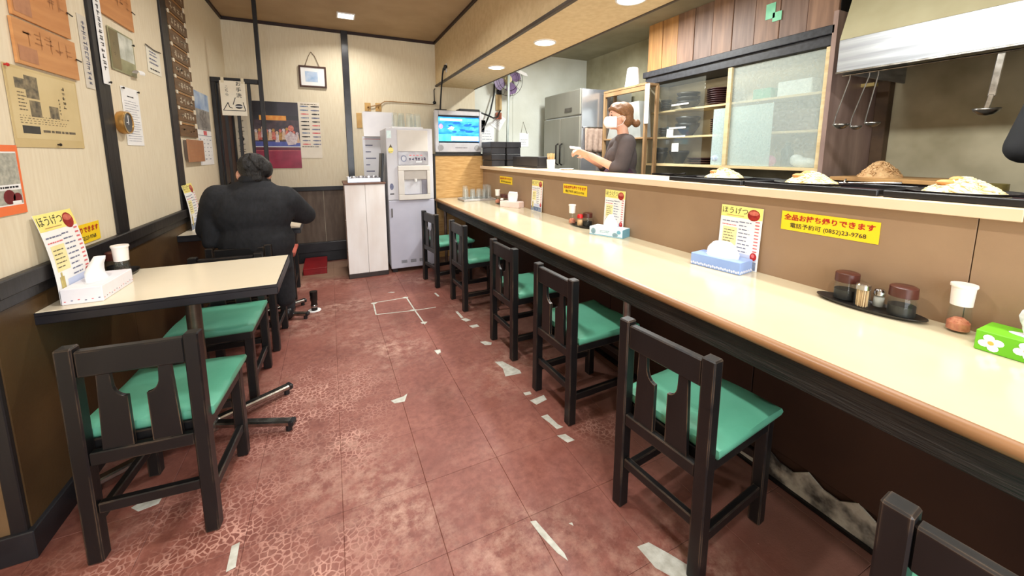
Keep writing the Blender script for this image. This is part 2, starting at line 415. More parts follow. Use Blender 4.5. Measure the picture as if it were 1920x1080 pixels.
def edge_wear(m, col):
    """rubbed, paler edges where the lacquer has gone"""
    nt = m.node_tree; N = nt.nodes; L = nt.links; b = N['Principled BSDF']; src = b.inputs['Base Color'].links[0].from_socket
    bv = N.new('ShaderNodeBevel'); bv.samples = 4; bv.inputs['Radius'].default_value = 0.006; g = N.new('ShaderNodeNewGeometry'); d = N.new('ShaderNodeVectorMath'); d.operation = 'DOT_PRODUCT'
    L.new(bv.outputs[0], d.inputs[0]); L.new(g.outputs['Normal'], d.inputs[1])
    nz = N.new('ShaderNodeTexNoise'); nz.inputs['Scale'].default_value = 9; nz.inputs['Detail'].default_value = 6; L.new(g.outputs['Position'], nz.inputs['Vector'])
    a = N.new('ShaderNodeMapRange'); a.inputs['From Min'].default_value = 0.97; a.inputs['From Max'].default_value = 0.80; L.new(d.outputs['Value'], a.inputs['Value'])
    c = N.new('ShaderNodeMapRange'); c.inputs['From Min'].default_value = 0.42; c.inputs['From Max'].default_value = 0.62; L.new(nz.outputs['Fac'], c.inputs['Value'])
    k = N.new('ShaderNodeMath'); k.operation = 'MULTIPLY'; L.new(a.outputs[0], k.inputs[0]); L.new(c.outputs[0], k.inputs[1])
    x = N.new('ShaderNodeMix'); x.data_type = 'RGBA'; L.new(k.outputs[0], x.inputs[0]); L.new(src, x.inputs[6]); x.inputs[7].default_value = (*s2l(col), 1); L.new(x.outputs[2], b.inputs['Base Color'])
edge_wear(blackwood, (128, 104, 82))
white = mat('white_paint', (236, 234, 232), (228, 226, 224), 10, 0.5)
chrome = mat('worn_chrome', (190, 188, 184), (140, 136, 130), 20, 0.25, 1.0)
darkmetal = mat('dark_metal', (62, 58, 56), (44, 41, 40), 15, 0.35, 0.8)
blackplastic = mat('black_plastic', (30, 30, 32), (24, 24, 26), 20, 0.35)
glass = clear_mat('clear_glass', haze=0.06, hazecol=(.9, .9, .9))  # white diffuse mixed in so the tumblers look bright
jarglass = clear_mat('jar_glass', haze=0.008, hazecol=(.9, .9, .9), refl=.45)
paper = mat('white_paper', (244, 243, 240), (238, 237, 234), 12, 0.7)
ink = mat('black_ink', (32, 30, 34), (40, 38, 42), 30, 0.6)

# ---------------------------------------------------------------- the room
LX, YB, CZ = -0.95, 5.15, 2.72
b = MB(); b.box(-1.35, 1.75, -1.6, YB + 0.1, -0.06, -0.004)
floor_o = struct('floor', b, groutm)
TS = 0.305
tm = None
for i in range(-5, 6):
    for j in range(-3, 15):
        x0 = -0.03 + TS * i; y0 = 0.48 + TS * j
        if x0 > 1.5 or x0 + TS < -1.3 or y0 > YB: continue
        x1 = min(x0 + TS, 1.53); y1 = min(y0 + TS, YB); full = (x1 - x0 > 0.3 and y1 - y0 > 0.3)
        if x0 + TS < LX + 0.02 and y0 > 1.7: continue
        if full and tm:
            o = bpy.data.objects.new('tile', tm); COL.objects.link(o); o.parent = floor_o; o.location = (x0, y0, 0)
        else:
            o = MB().box(0.0004, x1 - x0 - 0.0004, 0.0004, y1 - y0 - 0.0004, -0.006, 0, 0.0013).build('tile', fl, floor_o)
            o.location = (x0, y0, 0)
            if full: tm = o.data
# worn patches where the vinyl is gone, taped outline on the floor
def patch(cx, cy, pts):
    o = MB().plate([(p[0], p[1]) for p in pts], 0.0, 0.0012).build('worn_patch', patchm, floor_o); o.location = (cx, cy, 0)
patch(0.914, 2.01, [(-.045, .10), (.0, .085), (.055, -.055), (.05, -.085), (-.05, -.075), (-.03, .01)])
patch(0.911, 2.36, [(-.035, .035), (.0, .03), (.035, -.01), (.02, -.035), (-.02, -.02)])
patch(0.266, 1.978, [(-.045, .008), (.02, .018), (.045, .035), (.03, -.005), (.02, -.028), (-.03, -.022)])
patch(0.935, 1.655, [(-.045, .02), (.045, .03), (.04, -.01), (-.03, -.025)])
patch(0.908, 1.735, [(-.02, .015), (.02, .01), (.015, -.015), (-.02, -.01)])
patch(0.906, 1.485, [(-.025, .055), (.012, .055), (.022, -.03), (.035, -.055), (.0, -.055), (-.01, .0)])
patch(0.912, 1.365, [(-.028, .028), (.012, .02), (.03, -.03), (-.008, -.03)])
patch(0.593, 0.985, [(-.02, .085), (.0, .08), (.03, -.06), (.028, -.085), (.01, -.05), (-.012, .03)])
patch(0.905, 0.765, [(-.05, .075), (-.005, .07), (.03, .01), (.06, -.05), (.03, -.09), (-.02, -.04), (-.045, .0)])
patch(0.9, 2.78, [(-.03, .03), (.01, .035), (.035, -.02), (-.01, -.03)])
patch(0.884, 2.90, [(-.012, .07), (.008, .07), (.014, -.07), (-.008, -.07)])
patch(0.925, 2.645, [(-.035, .022), (.028, .025), (.032, -.02), (-.022, -.022)])
patch(0.578, 2.382, [(-.02, .03), (.02, .028), (.014, -.012), (-.012, -.03)])
patch(-0.70, 1.745, [(-.04, .0), (.0, .03), (.05, .045), (.045, -.02), (-.01, -.03)])
patch(-0.359, 1.371, [(-.012, .045), (.01, .05), (.014, -.04), (-.01, -.045)])
patch(0.83, 3.42, [(-.012, .05), (.006, .05), (.014, -.05), (-.004, -.05)])
patch(0.455, 3.66, [(-.03, .012), (.0, .018), (.035, -.004), (.012, -.012)])
patch(0.70, 1.0, [(-.006, .006), (.006, .004), (.004, -.008)])
for a, c in (((.276, 3.461), (.562, 3.468)), ((.562, 3.468), (.574, 3.141)), ((.574, 3.141), (.27, 3.188)), ((.27, 3.188), (.276, 3.461)), ((.574, 3.141), (.749, 3.134)), ((.574, 3.141), (.59, 2.84))):
    MB().bar((*a, 0.0006), (*c, 0.0006), 0.011, 0.0014).build('tape_line', patchm, floor_o)
for c in ((.555, 3.47), (.562, 3.15), (.59, 2.87), (.28, 3.45)):
    patch(*c, [(-.025, .012), (.0, .02), (.028, .004), (.01, -.02), (-.018, -.012)])

# left wall: wallpaper above, brown panel below, step at its near end
b = MB(); b.box(LX - 0.12, LX, 1.66, YB + 0.1, 0, CZ); wl = struct('wall_left', b, wallpaper)
b = MB(); b.box(-1.37, -1.25, -1.6, 1.66, 0, CZ); b.box(-1.25, LX - 0.12, 1.6, 1.72, 0, CZ); struct('wall_left_near', b, [wallpaper])
for y0, y1 in ((1.662, 2.52), (2.523, 3.42), (3.423, 4.55)):
    MB().box(LX, LX + 0.006, y0, y1, 0.08, 0.86).build('wainscot_panel', wainscot, wl)
MB().box(-1.25, LX - 0.034, 1.652, 1.66, 0.08, 0.86).build('wainscot_panel', mat('light_brown_wainscot', (122, 96, 66), (104, 80, 52), 3, 0.5, world=True), wl)
b = MB(); b.box(LX - 0.036, LX + 0.002, 1.645, 1.668, 0.0, 0.86, 0.003); b.build('corner_post', darkwood, wl)
b = MB(); b.box(LX, LX + 0.028, 1.66, 4.52, 0.858, 0.915, 0.004); b.box(LX, LX + 0.016, 1.66, 4.52, 0.82, 0.858, 0.003); o = struct('trim_1', b, darkwood)
b = MB(); b.box(LX, LX + 0.02, 1.645, 4.52, 0, 0.1, 0.003); struct('baseboard_left', b, blackbase)
b = MB(); b.box(-1.25, LX + 0.02, 1.635, 1.652, 0, 0.1, 0.003); struct('baseboard_left_return', b, blackbase)
for n, (y0, y1) in enumerate(((2.462, 2.572), (3.37, 3.485))):
    b = MB(); b.box(LX, LX + 0.012, y0, y1, 0.915, CZ, 0.002); struct('trim_%d' % (n + 2), b, darkwood)

# back wall
b = MB(); b.box(LX - 0.12, 1.85, YB, YB + 0.1, 0, CZ); wb = struct('wall_back', b, wallpaper)
for x0, x1 in ((LX, -0.565), (-0.562, -0.092), (-0.089, 0.55)):
    MB().box(x0, x1, YB - 0.006, YB, 0.1, 0.88).build('wainscot_panel', wainscot2, wb)
b = MB(); b.box(LX, 0.6, YB - 0.025, YB, 0.862, 0.912, 0.004); struct('trim_4', b, darkwood)
b = MB(); b.box(LX, 0.6, YB - 0.03, YB, 0.0, 0.125, 0.004); b.box(LX, 0.6, YB - 0.05, YB, 0.125, 0.24, 0.004); struct('baseboard_back', b, blackbase)
b = MB(); b.box(0.20, 0.272, YB - 0.03, YB, 0.24, CZ, 0.003); struct('trim_5', b, mat('blue_black_post', (58, 58, 62), (44, 44, 48), 6, 0.25, world=True))
# door on the left wall behind the lattice
b = MB(); b.box(LX, LX + 0.03, 4.58, 5.1, 0.0, 1.95, 0.003); d1 = struct('door_1', b, doorbrown)
b = MB(); b.box(LX, LX + 0.045, 4.54, 4.585, 0, 2.0, 0.003); b.box(LX, LX + 0.045, 5.1, 5.145, 0, 2.0, 0.003); b.box(LX, LX + 0.045, 4.54, 5.145, 1.955, 2.0, 0.003); b.build('door_frame', darkwood, d1)
b = MB(); b.ball((LX + 0.06, 4.66, 1.0), 0.025); b.tube([(LX + 0.02, 4.66, 1.0), (LX + 0.06, 4.66, 1.0)], 0.01); b.build('door_knob', chrome, d1, True)

# ceiling with crown trim, soffit over the counter
b = MB(); b.box(-1.4, 1.32, -1.7, YB + 0.1, CZ, CZ + 0.08); struct('ceiling', b, ceilmat)
b = MB(); b.box(1.3, 4.1, -1.7, YB + 0.1, CZ, CZ + 0.08); struct('ceiling_kitchen', b, mat('kitchen_ceiling_board', (150, 142, 116), (132, 124, 98), 3, 0.7, world=True))
b = MB(); b.box(LX, 1.312, YB - 0.02, YB, CZ - 0.032, CZ, 0.003); b.box(LX, LX + 0.02, 1.66, YB, CZ - 0.032, CZ, 0.003); b.box(1.292, 1.312, -1.5, YB, CZ - 0.032, CZ, 0.003); struct('trim_6', b, crown)
b = MB(); b.box(1.312, 1.85, -1.6, YB, 2.17, CZ); sof = struct('wall_soffit', b, soffitpaper)
b = MB(); b.box(1.302, 1.332, -1.5, YB, 2.163, 2.185, 0.002); struct('trim_7', b, mat('grey_brown_edge', (78, 66, 54), (62, 52, 42), 6, 0.5, world=True))
b = MB(); b.box(1.838, 1.856, -1.5, YB, 2.163, 2.185, 0.002); struct('trim_8', b, mat('grey_brown_edge', (78, 66, 54)))

# shop front behind the camera: low wall, glass, posts
b = MB(); b.box(-1.4, 4.1, -1.5, -1.4, 0, 0.35); b.box(-1.4, 4.1, -1.5, -1.4, 2.4, CZ); b.box(-1.4, -0.85, -1.5, -1.4, 0.35, 2.4); b.box(1.55, 4.1, -1.5, -1.4, 0.35, 2.4); struct('wall_front', b, wallpaper)
b = MB()
for x in (-0.85, -0.05, 0.75, 1.51): b.box(x, x + 0.04, -1.48, -1.42, 0.35, 2.4)
w1 = struct('window_1', b, darkmetal)

# kitchen shell
b = MB(); b.box(1.85, 3.8, YB, YB + 0.1, 0, CZ); struct('wall_kitchen_back', b, kwall)
b = MB(); b.box(3.69, 3.8, 1.66, YB, 0, CZ); struct('wall_kitchen_side', b, kwall2)
b = MB(); b.box(4.02, 4.12, -1.5, 1.66, 0, CZ); struct('wall_cooking', b, steelgrease)
b = MB(); b.box(3.3, 4.02, 1.63, 1.66, 0, 2.3); b.box(3.69, 4.12, 1.66, 1.7, 0, CZ); struct('wall_cooking_side', b, steelpink)
b = MB(); b.box(3.94, 4.02, 1.55, 1.63, 1.0, 1.86, 0.004); struct('trim_9', b, mat('rusty_corner_post', (104, 80, 58), (66, 48, 34), 5, 0.6, world=True))
b = MB(); b.box(1.79, 4.1, -1.5, YB, 0.0, 0.13); struct('floor_kitchen', b, kfloor)

# wall behind the counter in two boards, and the boards under the counter
b = MB(); b.box(1.80, 1.86, -0.9, 4.71, 0.13, 1.108); wc = struct('wall_counter', b, undermat)
MB().box(1.79, 1.80, 0.452, 4.71, 0.74, 1.108, 0.0008).build('panel', tanboard, wc)
MB().box(1.79, 1.80, -0.9, 0.4495, 0.74, 1.108, 0.0008).build('panel', tanboard, wc)
b = MB(); b.box(1.56, 1.8, -0.9, 4.71, 0, 0.70); wu = struct('wall_under_counter', b, undermat)
for y0, y1 in ((-0.9, 0.93), (0.934, 1.84), (1.844, 2.75), (2.754, 3.66), (3.664, 4.71)):
    MB().box(1.545, 1.56, y0, y1, 0.13, 0.70, 0.001).build('panel', undermat, wu)
b = MB()
rnd = random.Random(3)
ys = [-0.3 + 0.05 * k for k in range(28)]
b.plate([(y, 0.004) for y in (-0.3, 1.05)] + [(y, 0.085 + 0.05 * rnd.random() - (0.05 if y > 0.9 or y < -0.2 else 0)) for y in reversed(ys)], 0, 0.006, Matrix(((0, 0, -1, 1.548), (1, 0, 0, 0), (0, 1, 0, 0), (0, 0, 0, 1))))
b.build('peeled_base', peel, wu)
b = MB(); b.box(1.53, 1.56, -0.9, 4.71, 0, 0.012); b.build('base_strip', darkmetal, wu)

# ---------------------------------------------------------------- lamps
lampm = mat('lamp_diffuser', (255, 246, 226), (255, 246, 226), 1, 0.5, emit=6.0)
def downlight(x, y, z, r, power, label, name='downlight', col=(1.0, 0.98, 0.94), square=False):
    t = thing(name, label, 'ceiling light', (x, y, z), 0, 'recessed ceiling lights')
    if square:
        MB().box(-r, r, -r, r, -0.006, 0.0, 0.002).build('diffuser', lampm, t)
        b = MB(); b.box(-r - .012, r + .012, -r - .012, -r, -0.01, 0); b.box(-r - .012, r + .012, r, r + .012, -0.01, 0); b.box(-r - .012, -r, -r, r, -0.01, 0); b.box(r, r + .012, -r, r, -0.01, 0)
        b.build('rim', white, t)
    else:
        MB().lathe([(0, -0.006), (r, -0.006), (r, 0)], 28).build('diffuser', lampm, t)
        MB().lathe([(r, -0.001), (r, -0.009), (r + .010, -0.008), (r + .012, -0.0005)], 28).build('rim', white, t, True)
    l = area(name + '_light', (0, 0, -0.012), 2 * r, power, col, (0, 0, 0), shape='DISK' if not square else None, spread=150)
    l.parent = t
    return t
downlight(1.59, 3.767, 2.17, 0.078, 4.5, 'round downlight under soffit closest to the television')
downlight(1.59, 2.784, 2.17, 0.078, 4.5, 'middle round downlight under soffit above the counter')
downlight(1.60, 1.823, 2.17, 0.078, 4.5, 'round downlight cut by the top edge, above the paper menu cards')
downlight(1.60, 0.84, 2.17, 0.078, 3.6, 'round downlight under soffit above the condiment tray')
downlight(1.60, -0.14, 2.17, 0.078, 3.0, 'round downlight at the shop front end of the soffit')
downlight(0.238, 4.577, CZ, 0.075, 12, 'square recessed lamp in the brown ceiling near the back wall', 'recessed_lamp', (1.0, 0.975, 0.93), True)
downlight(0.238, 3.0, CZ, 0.075, 18, 'square recessed lamp in the brown ceiling over mid aisle', 'recessed_lamp', (1.0, 0.985, 0.955), True)
downlight(0.238, 1.4, CZ, 0.075, 18, 'square recessed lamp in the brown ceiling over the near aisle', 'recessed_lamp', (1.0, 0.985, 0.955), True)
downlight(0.238, -0.3, CZ, 0.075, 18, 'square recessed lamp in the brown ceiling by the shop front', 'recessed_lamp', (1.0, 0.985, 0.955), True)

# ---------------------------------------------------------------- counter and ledge
ct = thing('dining_counter', 'long cream dining counter with wood nosing and black apron', 'counter', (1.17, 2.0, 0))
def w2l(o, b):  # shift built world geometry into a thing's local frame
    b.bm.transform(Matrix.Translation(-Vector(o.location))) if False else bmesh.ops.transform(b.bm, matrix=Matrix.Translation(-Vector(o.location)), verts=b.bm.verts[:]); return b
w2l(ct, MB().box(1.172, 1.79, -0.9, 4.704, 0.715, 0.75)).build('countertop', creamtop, ct)
b = MB(); b.prism([(1.172, 0.75), (1.160, 0.748), (1.151, 0.741), (1.148, 0.733), (1.151, 0.724), (1.160, 0.717), (1.172, 0.715)], -0.9, 4.704)
w2l(ct, b).build('nosing', nosing, ct, True, auto=50)
apronm = mat('rough_black_apron', (44, 38, 34), (22, 19, 18), 8, 0.55, bump=0.5, bscale=30, stretch=(6, 0.5, 6), world=True)
b = MB(); b.box(1.176, 1.20, -0.9, 4.704, 0.632, 0.7145, 0.003); w2l(ct, b).build('apron', apronm, ct)
for y in (1.31, 2.86, 4.4, -0.3):
    b = MB(); b.tube([(1.196, y, 0.012), (1.196, y, 0.64)], 0.017, 14); b.lathe([(0, 0), (0.024, 0), (0.024, 0.012), (0.017, 0.018)], 14, Matrix.Translation((1.196, y, 0)))
    w2l(ct, b).build('support_pole', mat('worn_pole', (132, 112, 104), (92, 76, 70), 10, 0.35, 0.6), ct, True, auto=40)
lg = MB().box(1.75, 2.13, 0.36, 4.71, 1.108, 1.146, 0.002).build('serving_ledge', creamedge)
tag(lg, 'cream serving ledge running above the tan board, between diners and kitchen', 'ledge')
lg2 = MB().box(1.75, 2.13, -0.9, 0.3585, 1.108, 1.146, 0.002).build('serving_ledge_section', creamedge)
tag(lg2, 'near end section of the cream serving ledge beyond the joint', 'ledge')

# ---------------------------------------------------------------- chairs
def make_chair(name='dining_chair', seatm=greenseat):
    t = thing(name, '', 'chair')
    for s in (-1, 1):
        b = MB(); b.bar((s * 0.155, -0.175, 0), (s * 0.155, -0.172, 0.725), 0.042, 0.042, 0.004, (0, 1, 0)); b.build('leg', blackwood, t)
        b = MB(); b.bar((s * 0.152, 0.185, 0), (s * 0.152, 0.185, 0.40), 0.040, 0.040, 0.004, (0, 1, 0)); b.build('leg', blackwood, t)
    b = MB(); b.box(-0.134, 0.134, -0.188, -0.160, 0.628, 0.712, 0.004); b.build('top_rail', blackwood, t)
    b = MB(); b.box(-0.134, 0.134, -0.190, -0.164, 0.335, 0.378, 0.003); b.build('lower_rail', blackwood, t)
    for s in (-1, 1):
        prof = [(0.102, 0.377), (0.024, 0.377), (0.024, 0.545)]
        for k in range(1, 7):
            a = math.pi / 2 * k / 6; prof.append((0.024 + 0.034 * math.sin(a), 0.545 + 0.045 * (1 - math.cos(a))))
        prof += [(0.060, 0.63), (0.092, 0.63)]
        b = MB(); b.prism([(s * x, z) for x, z in prof], -0.183, -0.169); b.build('splat', blackwood, t)
    b = MB(); b.box(-0.17, 0.17, -0.152, 0.212, 0.362, 0.402, 0.003); b.build('seat_frame', blackwood, t)
    # padded seat, slightly domed
    b = MB(); nx = 12; g = []
    x0, x1, y0, y1 = -0.182, 0.182, -0.150, 0.226
    for i in range(nx + 1):
        row = []
        for j in range(nx + 1):
            u, v = i / nx, j / nx
            d = min(u, 1 - u, v, 1 - v); z = 0.438 + 0.012 * min(1, d * 5) ** 0.5 + 0.003 * math.sin(9 * u + 2) * math.sin(7 * v)
            row.append(b.bm.verts.new((x0 + (x1 - x0) * u, y0 + (y1 - y0) * v, z)))
        g.append(row)
    for i in range(nx):
        for j in range(nx): b.bm.faces.new((g[i][j], g[i + 1][j], g[i + 1][j + 1], g[i][j + 1]))
    ring = [g[i][0] for i in range(nx + 1)] + [g[nx][j] for j in range(1, nx + 1)] + [g[i][nx] for i in range(nx - 1, -1, -1)] + [g[0][j] for j in range(nx - 1, 0, -1)]
    for (ins, z) in ((0.0035, 0.425), (0.0, 0.412), (-0.008, 0.402)):
        new = []
        for v in ring:
            c = Vector((v.co.x, v.co.y, 0)); 
            bx = (x0 - ins if abs(v.co.x - x0) < 0.012 else x1 + ins if abs(v.co.x - x1) < 0.012 else v.co.x)
            by = (y0 - ins if abs(v.co.y - y0) < 0.012 else y1 + ins if abs(v.co.y - y1) < 0.012 else v.co.y)
            new.append(b.bm.verts.new((bx, by, z)))
        for k in range(len(ring)): b.bm.faces.new((ring[k], ring[(k + 1) % len(ring)], new[(k + 1) % len(ring)], new[k]))
        ring = new
    b.bm.faces.new(ring)
    b.build('seat', seatm, t, True, auto=60)
    b = MB(); b.box(-0.134, 0.134, -0.186, -0.162, 0.165, 0.2, 0.003); b.build('stretcher', blackwood, t)
    for s in (-1, 1):
        b = MB(); b.box(s * 0.153 - 0.012, s * 0.153 + 0.012, -0.154, 0.165, 0.115, 0.15, 0.003); b.build('stretcher', blackwood, t)
    b = MB(); b.box(-0.132, 0.132, 0.174, 0.196, 0.23, 0.262, 0.003); b.build('stretcher', blackwood, t)
    return t
c0 = make_chair()
GC = 'black chairs along the counter'
cl = [  # rear centre x, y, turn, label
    (0.934, 0.845, 6.5, 'black wooden chair with green seat at the counter, nearest with its whole seat showing'),
    (0.980, 1.595, 2.0, 'black chair with green seat at the counter beside the slim metal counter pole'),
    (0.984, 2.240, 1.8, 'third black chair with green seat counting from the ice dispenser along the counter'),
    (0.946, 3.105, 2.5, 'black chair at counter second from the ice dispenser, pale green seat'),
    (0.862, 3.765, 9.0, 'black chair at counter end standing against the grey ice dispenser'),
    (0.835, 0.086, 4.0, 'black chair at counter of which only the backrest top and seat corners show')]
for i, (x, y, a, lab) in enumerate(cl):
    f = Vector((math.cos(R(a)), math.sin(R(a))))
    loc = (x + f.x * 0.175, y + f.y * 0.175, 0); rz = R(a - 90)
    o = c0 if i == 0 else dup(c0, loc, rz)
    o.location = loc; o.rotation_euler = (0, 0, rz); o['label'] = lab; o['group'] = GC
o = dup(c0, (-0.58, 1.712, 0), R(-4.7), 'black chair with green seat pulled up to near edge of cream table'); o['group'] = 'black chairs at the wall tables'
o = dup(c0, (-0.575, 2.475, 0), R(178), 'black chair facing the viewer behind the cream table, green seat under tabletop'); o['group'] = 'black chairs at the wall tables'
o = dup(c0, (-0.535, 3.045, 0), R(-3), 'black chair on which the man in the dark jacket sits'); o['group'] = 'black chairs at the wall tables'
c9 = make_chair('dining_chair', mat('salmon_vinyl', (206, 108, 92), (190, 96, 82), 8, 0.45))
c9.location = (-0.505, 4.03, 0); c9.rotation_euler = (0, 0, R(180)); tag(c9, 'black chair with salmon seat across the far table from the man', 'chair', 'black chairs at the wall tables')

# ---------------------------------------------------------------- wall tables
tableedge = mat('black_table_edge', (34, 33, 38), (26, 25, 29), 10, 0.35)
tabletopm = mat('cream_tabletop', (238, 226, 200), (233, 220, 192), 3, 0.2, world=True, coat=0.2)
def make_table():
    t = thing('wall_table', 'cream topped table with black edge and chrome cross foot against the wall', 'table', group='tables along the wainscot wall')
    MB().box(-0.356, 0.356, -0.258, 0.258, 0.748, 0.76, 0.001).build('tabletop', tabletopm, t)
    b = MB(); b.box(-0.361, 0.361, -0.263, 0.263, 0.716, 0.748, 0.003); b.box(-0.361, 0.361, -0.263, -0.258, 0.748, 0.759); b.box(-0.361, 0.361, 0.258, 0.263, 0.748, 0.759); b.box(-0.361, -0.356, -0.258, 0.258, 0.748, 0.759); b.box(0.356, 0.361, -0.258, 0.258, 0.748, 0.759)
    b.build('edge_band', tableedge, t)
    b = MB(); b.tube([(0, 0, 0.05), (0, 0, 0.70)], 0.029, 18); b.lathe([(0.029, 0.69), (0.11, 0.705), (0.11, 0.716), (0, 0.716)], 18); b.build('column', mat('bronze_column', (112, 100, 88), (84, 74, 64), 12, 0.3, 0.7), t, True, auto=40)
    for a in (-20, 33, 160, 213):
        d = Vector((math.cos(R(a)), math.sin(R(a)), 0)); b = MB()
        b.bar(d * 0.02 + Vector((0, 0, 0.052)), d * 0.375 + Vector((0, 0, 0.040)), 0.040, 0.026, 0.006)
        arm = b.build('foot', chrome, t)
        b = MB(); b.bar(d * 0.365 + Vector((0, 0, 0.040)), d * 0.39 + Vector((0, 0, 0.039)), 0.044, 0.030, 0.006); b.tube([d * 0.362 + Vector((0, 0, 0.0)), d * 0.362 + Vector((0, 0, 0.03))], 0.014, 10)
        b.build('foot_cap', blackplastic, arm)
    MB().lathe([(0, 0.03), (0.055, 0.03), (0.05, 0.06), (0.03, 0.085), (0, 0.085)], 18).build('hub', chrome, t, True, auto=40)
    return t
t1 = make_table(); t1.location = (-0.588, 2.092, 0); t1['label'] = 'cream topped table with black edge carrying the white tissue box'
t2 = dup(t1, (-0.585, 3.47, 0), 0, 'cream topped table at which the man in the jacket eats')

# ---------------------------------------------------------------- papers and boards on the wallpapered wall
yellowp = mat('yellow_print', (250, 214, 40), (246, 206, 32), 6, 0.5)
redink = mat('red_ink', (184, 36, 30), (172, 30, 28), 20, 0.5)
paleyellow = mat('pale_yellow_print', (250, 236, 140), (246, 228, 128), 9, 0.5)
greyink = mat('grey_ink', (120, 124, 150), (100, 104, 130), 40, 0.6)
pinkink = mat('pink_ink', (226, 120, 120), (214, 96, 100), 40, 0.6)
blueprint = mat('grey_blue_photo', (76, 100, 140), (150, 160, 176), 40, 0.5)
boardw = mat('orange_brown_board', (204, 142, 84), (188, 124, 68), 3, 0.5, stretch=(1, 1, 9))
boardw2 = mat('orange_brown_board_pale', (206, 148, 92), (190, 130, 76), 3, 0.5, stretch=(1, 1, 9))
burnt = mat('branded_strokes', (176, 120, 72), (160, 106, 64), 12, 0.6)
plum = mat('faded_stamp', (184, 130, 92), (170, 118, 84), 30, 0.6)
oldpaper = mat('yellowed_newsprint', (206, 184, 134), (196, 172, 120), 5, 0.7)
oldink = mat('faded_newsprint_ink', (116, 104, 84), (96, 86, 70), 30, 0.7)
olddark = mat('newsprint_photo', (84, 78, 66), (150, 136, 106), 38, 0.7)
orangep = mat('orange_frame', (240, 126, 72), (234, 112, 58), 8, 0.5)
greyprint = mat('grey_newsprint', (186, 184, 168), (150, 150, 138), 60, 0.6)
maroon = mat('maroon_photo', (130, 40, 42), (96, 30, 34), 16, 0.5)

def on_left(o, y, z, off=0.003): o.location = (LX + off, y, z); o.rotation_euler = (0, 0, R(90)); return o
def on_back(o, x, z, off=0.003): o.location = (x, YB - off, z); o.rotation_euler = (0, 0, 0); return o
def pin(o, u, v, m=None, r=0.006):
    MB().lathe([(0, -0.001), (r * 0.5, -0.001), (r * 0.5, 0.006), (r, 0.007), (r * .8, 0.011), (0, 0.012)], 8, Matrix.Translation((u, 0, v)) @ Matrix.Rotation(R(90), 4, 'X')).build('pin', m or darkmetal, o)

def wood_board(w, h, seed, label, y, z, m, stamp=None):
    s = Sheet(w, h); s.glyphs(w * .10, h * .45, w * .93, h * .92, 5, burnt, seed, t=0.06)
    if stamp: s.rect(w * .03, h * .08, w * .30, h * .42, plum)
    o = s.build('wooden_menu_board', m, None, 0.008); on_left(o, y, z, 0.010)
    b = MB(); b.tube([(w / 2 - 0.012, -0.004, h * 0.55), (w / 2 + 0.022, -0.004, h * 0.53)], 0.003, 6); b.build('nail', darkmetal, o)
    return tag(o, label, 'menu board', 'wooden menu boards')
wood_board(0.332, 0.185, 5, 'upper orange wooden board with branded brush strokes, cut by the picture top', 2.132, 1.768, boardw, True)
wood_board(0.362, 0.152, 9, 'lower orange wooden board overlapping the yellowed newspaper', 2.135, 1.607, boardw2, True)
wood_board(0.368, 0.19, 14, 'orange wooden board with nail hanging above the curling photograph', 2.75, 1.965, boardw)

s = Sheet(0.405, 0.275); w, h = s.w, s.h
s.rect(.01, .03, w - .01, h - .01, mat('newsprint_inner', (214, 194, 146), (204, 182, 132), 6, 0.7), 0.0004)
s.rect(.04, .20, .09, .235, olddark); s.rect(.09, .172, .158, .25, olddark); s.rect(.10, .108, .158, .165, olddark); s.rect(.205, .11, .26, .155, olddark)
s.rect(.045, .048, .135, .075, mat('newsprint_black_box', (60, 58, 54), (70, 68, 62), 20, 0.7))
s.dashes(.045, .125, .09, .195, 6, oldink, 0.3, 3); s.dashes(.04, .082, w - .05, .115, 4, oldink, 0.25, 5, 0.3, 1.2)
s.dashes(.15, .05, w - .03, .075, 1, oldink, 0.35, 8); s.glyphs(.295, .15, .318, .24, 5, oldink, 4, True); s.glyphs(.265, .125, .277, .19, 5, oldink, 6, True)
o = s.build('newspaper_clipping', oldpaper, None); on_left(o, 2.093, 1.322); pin(o, 0.02, 0.012); pin(o, -0.195, 0.268, redink)
tag(o, 'yellowed newspaper page in plastic pinned below the orange boards', 'newspaper')

s = Sheet(0.19, 0.226); s.rect(0, 0.0, .19, .03, orangep); s.rect(0, .205, .19, .226, orangep); s.rect(.18, .03, .19, .205, orangep)
s.rect(.0, .098, .178, .2, greyprint); s.rect(0, .082, .178, .098, paper); s.dashes(.02, .084, .17, .096, 1, ink, 0.5, 3, 0.1)
s.rect(.0, .034, .178, .08, greyprint, 0.0005); s.disc(.12, .058, .026, .024, maroon); s.disc(.155, .052, .02, .018, maroon); s.rect(.13, .034, .17, .044, paper, 0.001)
o = s.build('framed_article', paper, None); on_left(o, 1.795, 1.102); tag(o, 'orange edged article with a maroon photo at the picture edge', 'clipping')

s = Sheet(0.07, 0.312); s.glyphs(.016, .015, .054, .29, 13, greyink, 21, True); o = s.build('paper_strip', mat('pale_grey_paper', (214, 206, 190), (204, 196, 180), 9, .7), None); on_left(o, 2.418, 1.588)
tag(o, 'narrow grey paper strip of handwriting beside the dark wall batten', 'notice', 'handwritten strips')
s = Sheet(0.062, 0.40); s.glyphs(.014, .06, .048, .39, 12, ink, 22, True); o = s.build('paper_strip', paper, None); on_left(o, 2.535, 1.626, 0.016); pin(o, 0.015, 0.012)
tag(o, 'long white paper strip of handwriting tacked onto the dark wall batten', 'notice', 'handwritten strips')

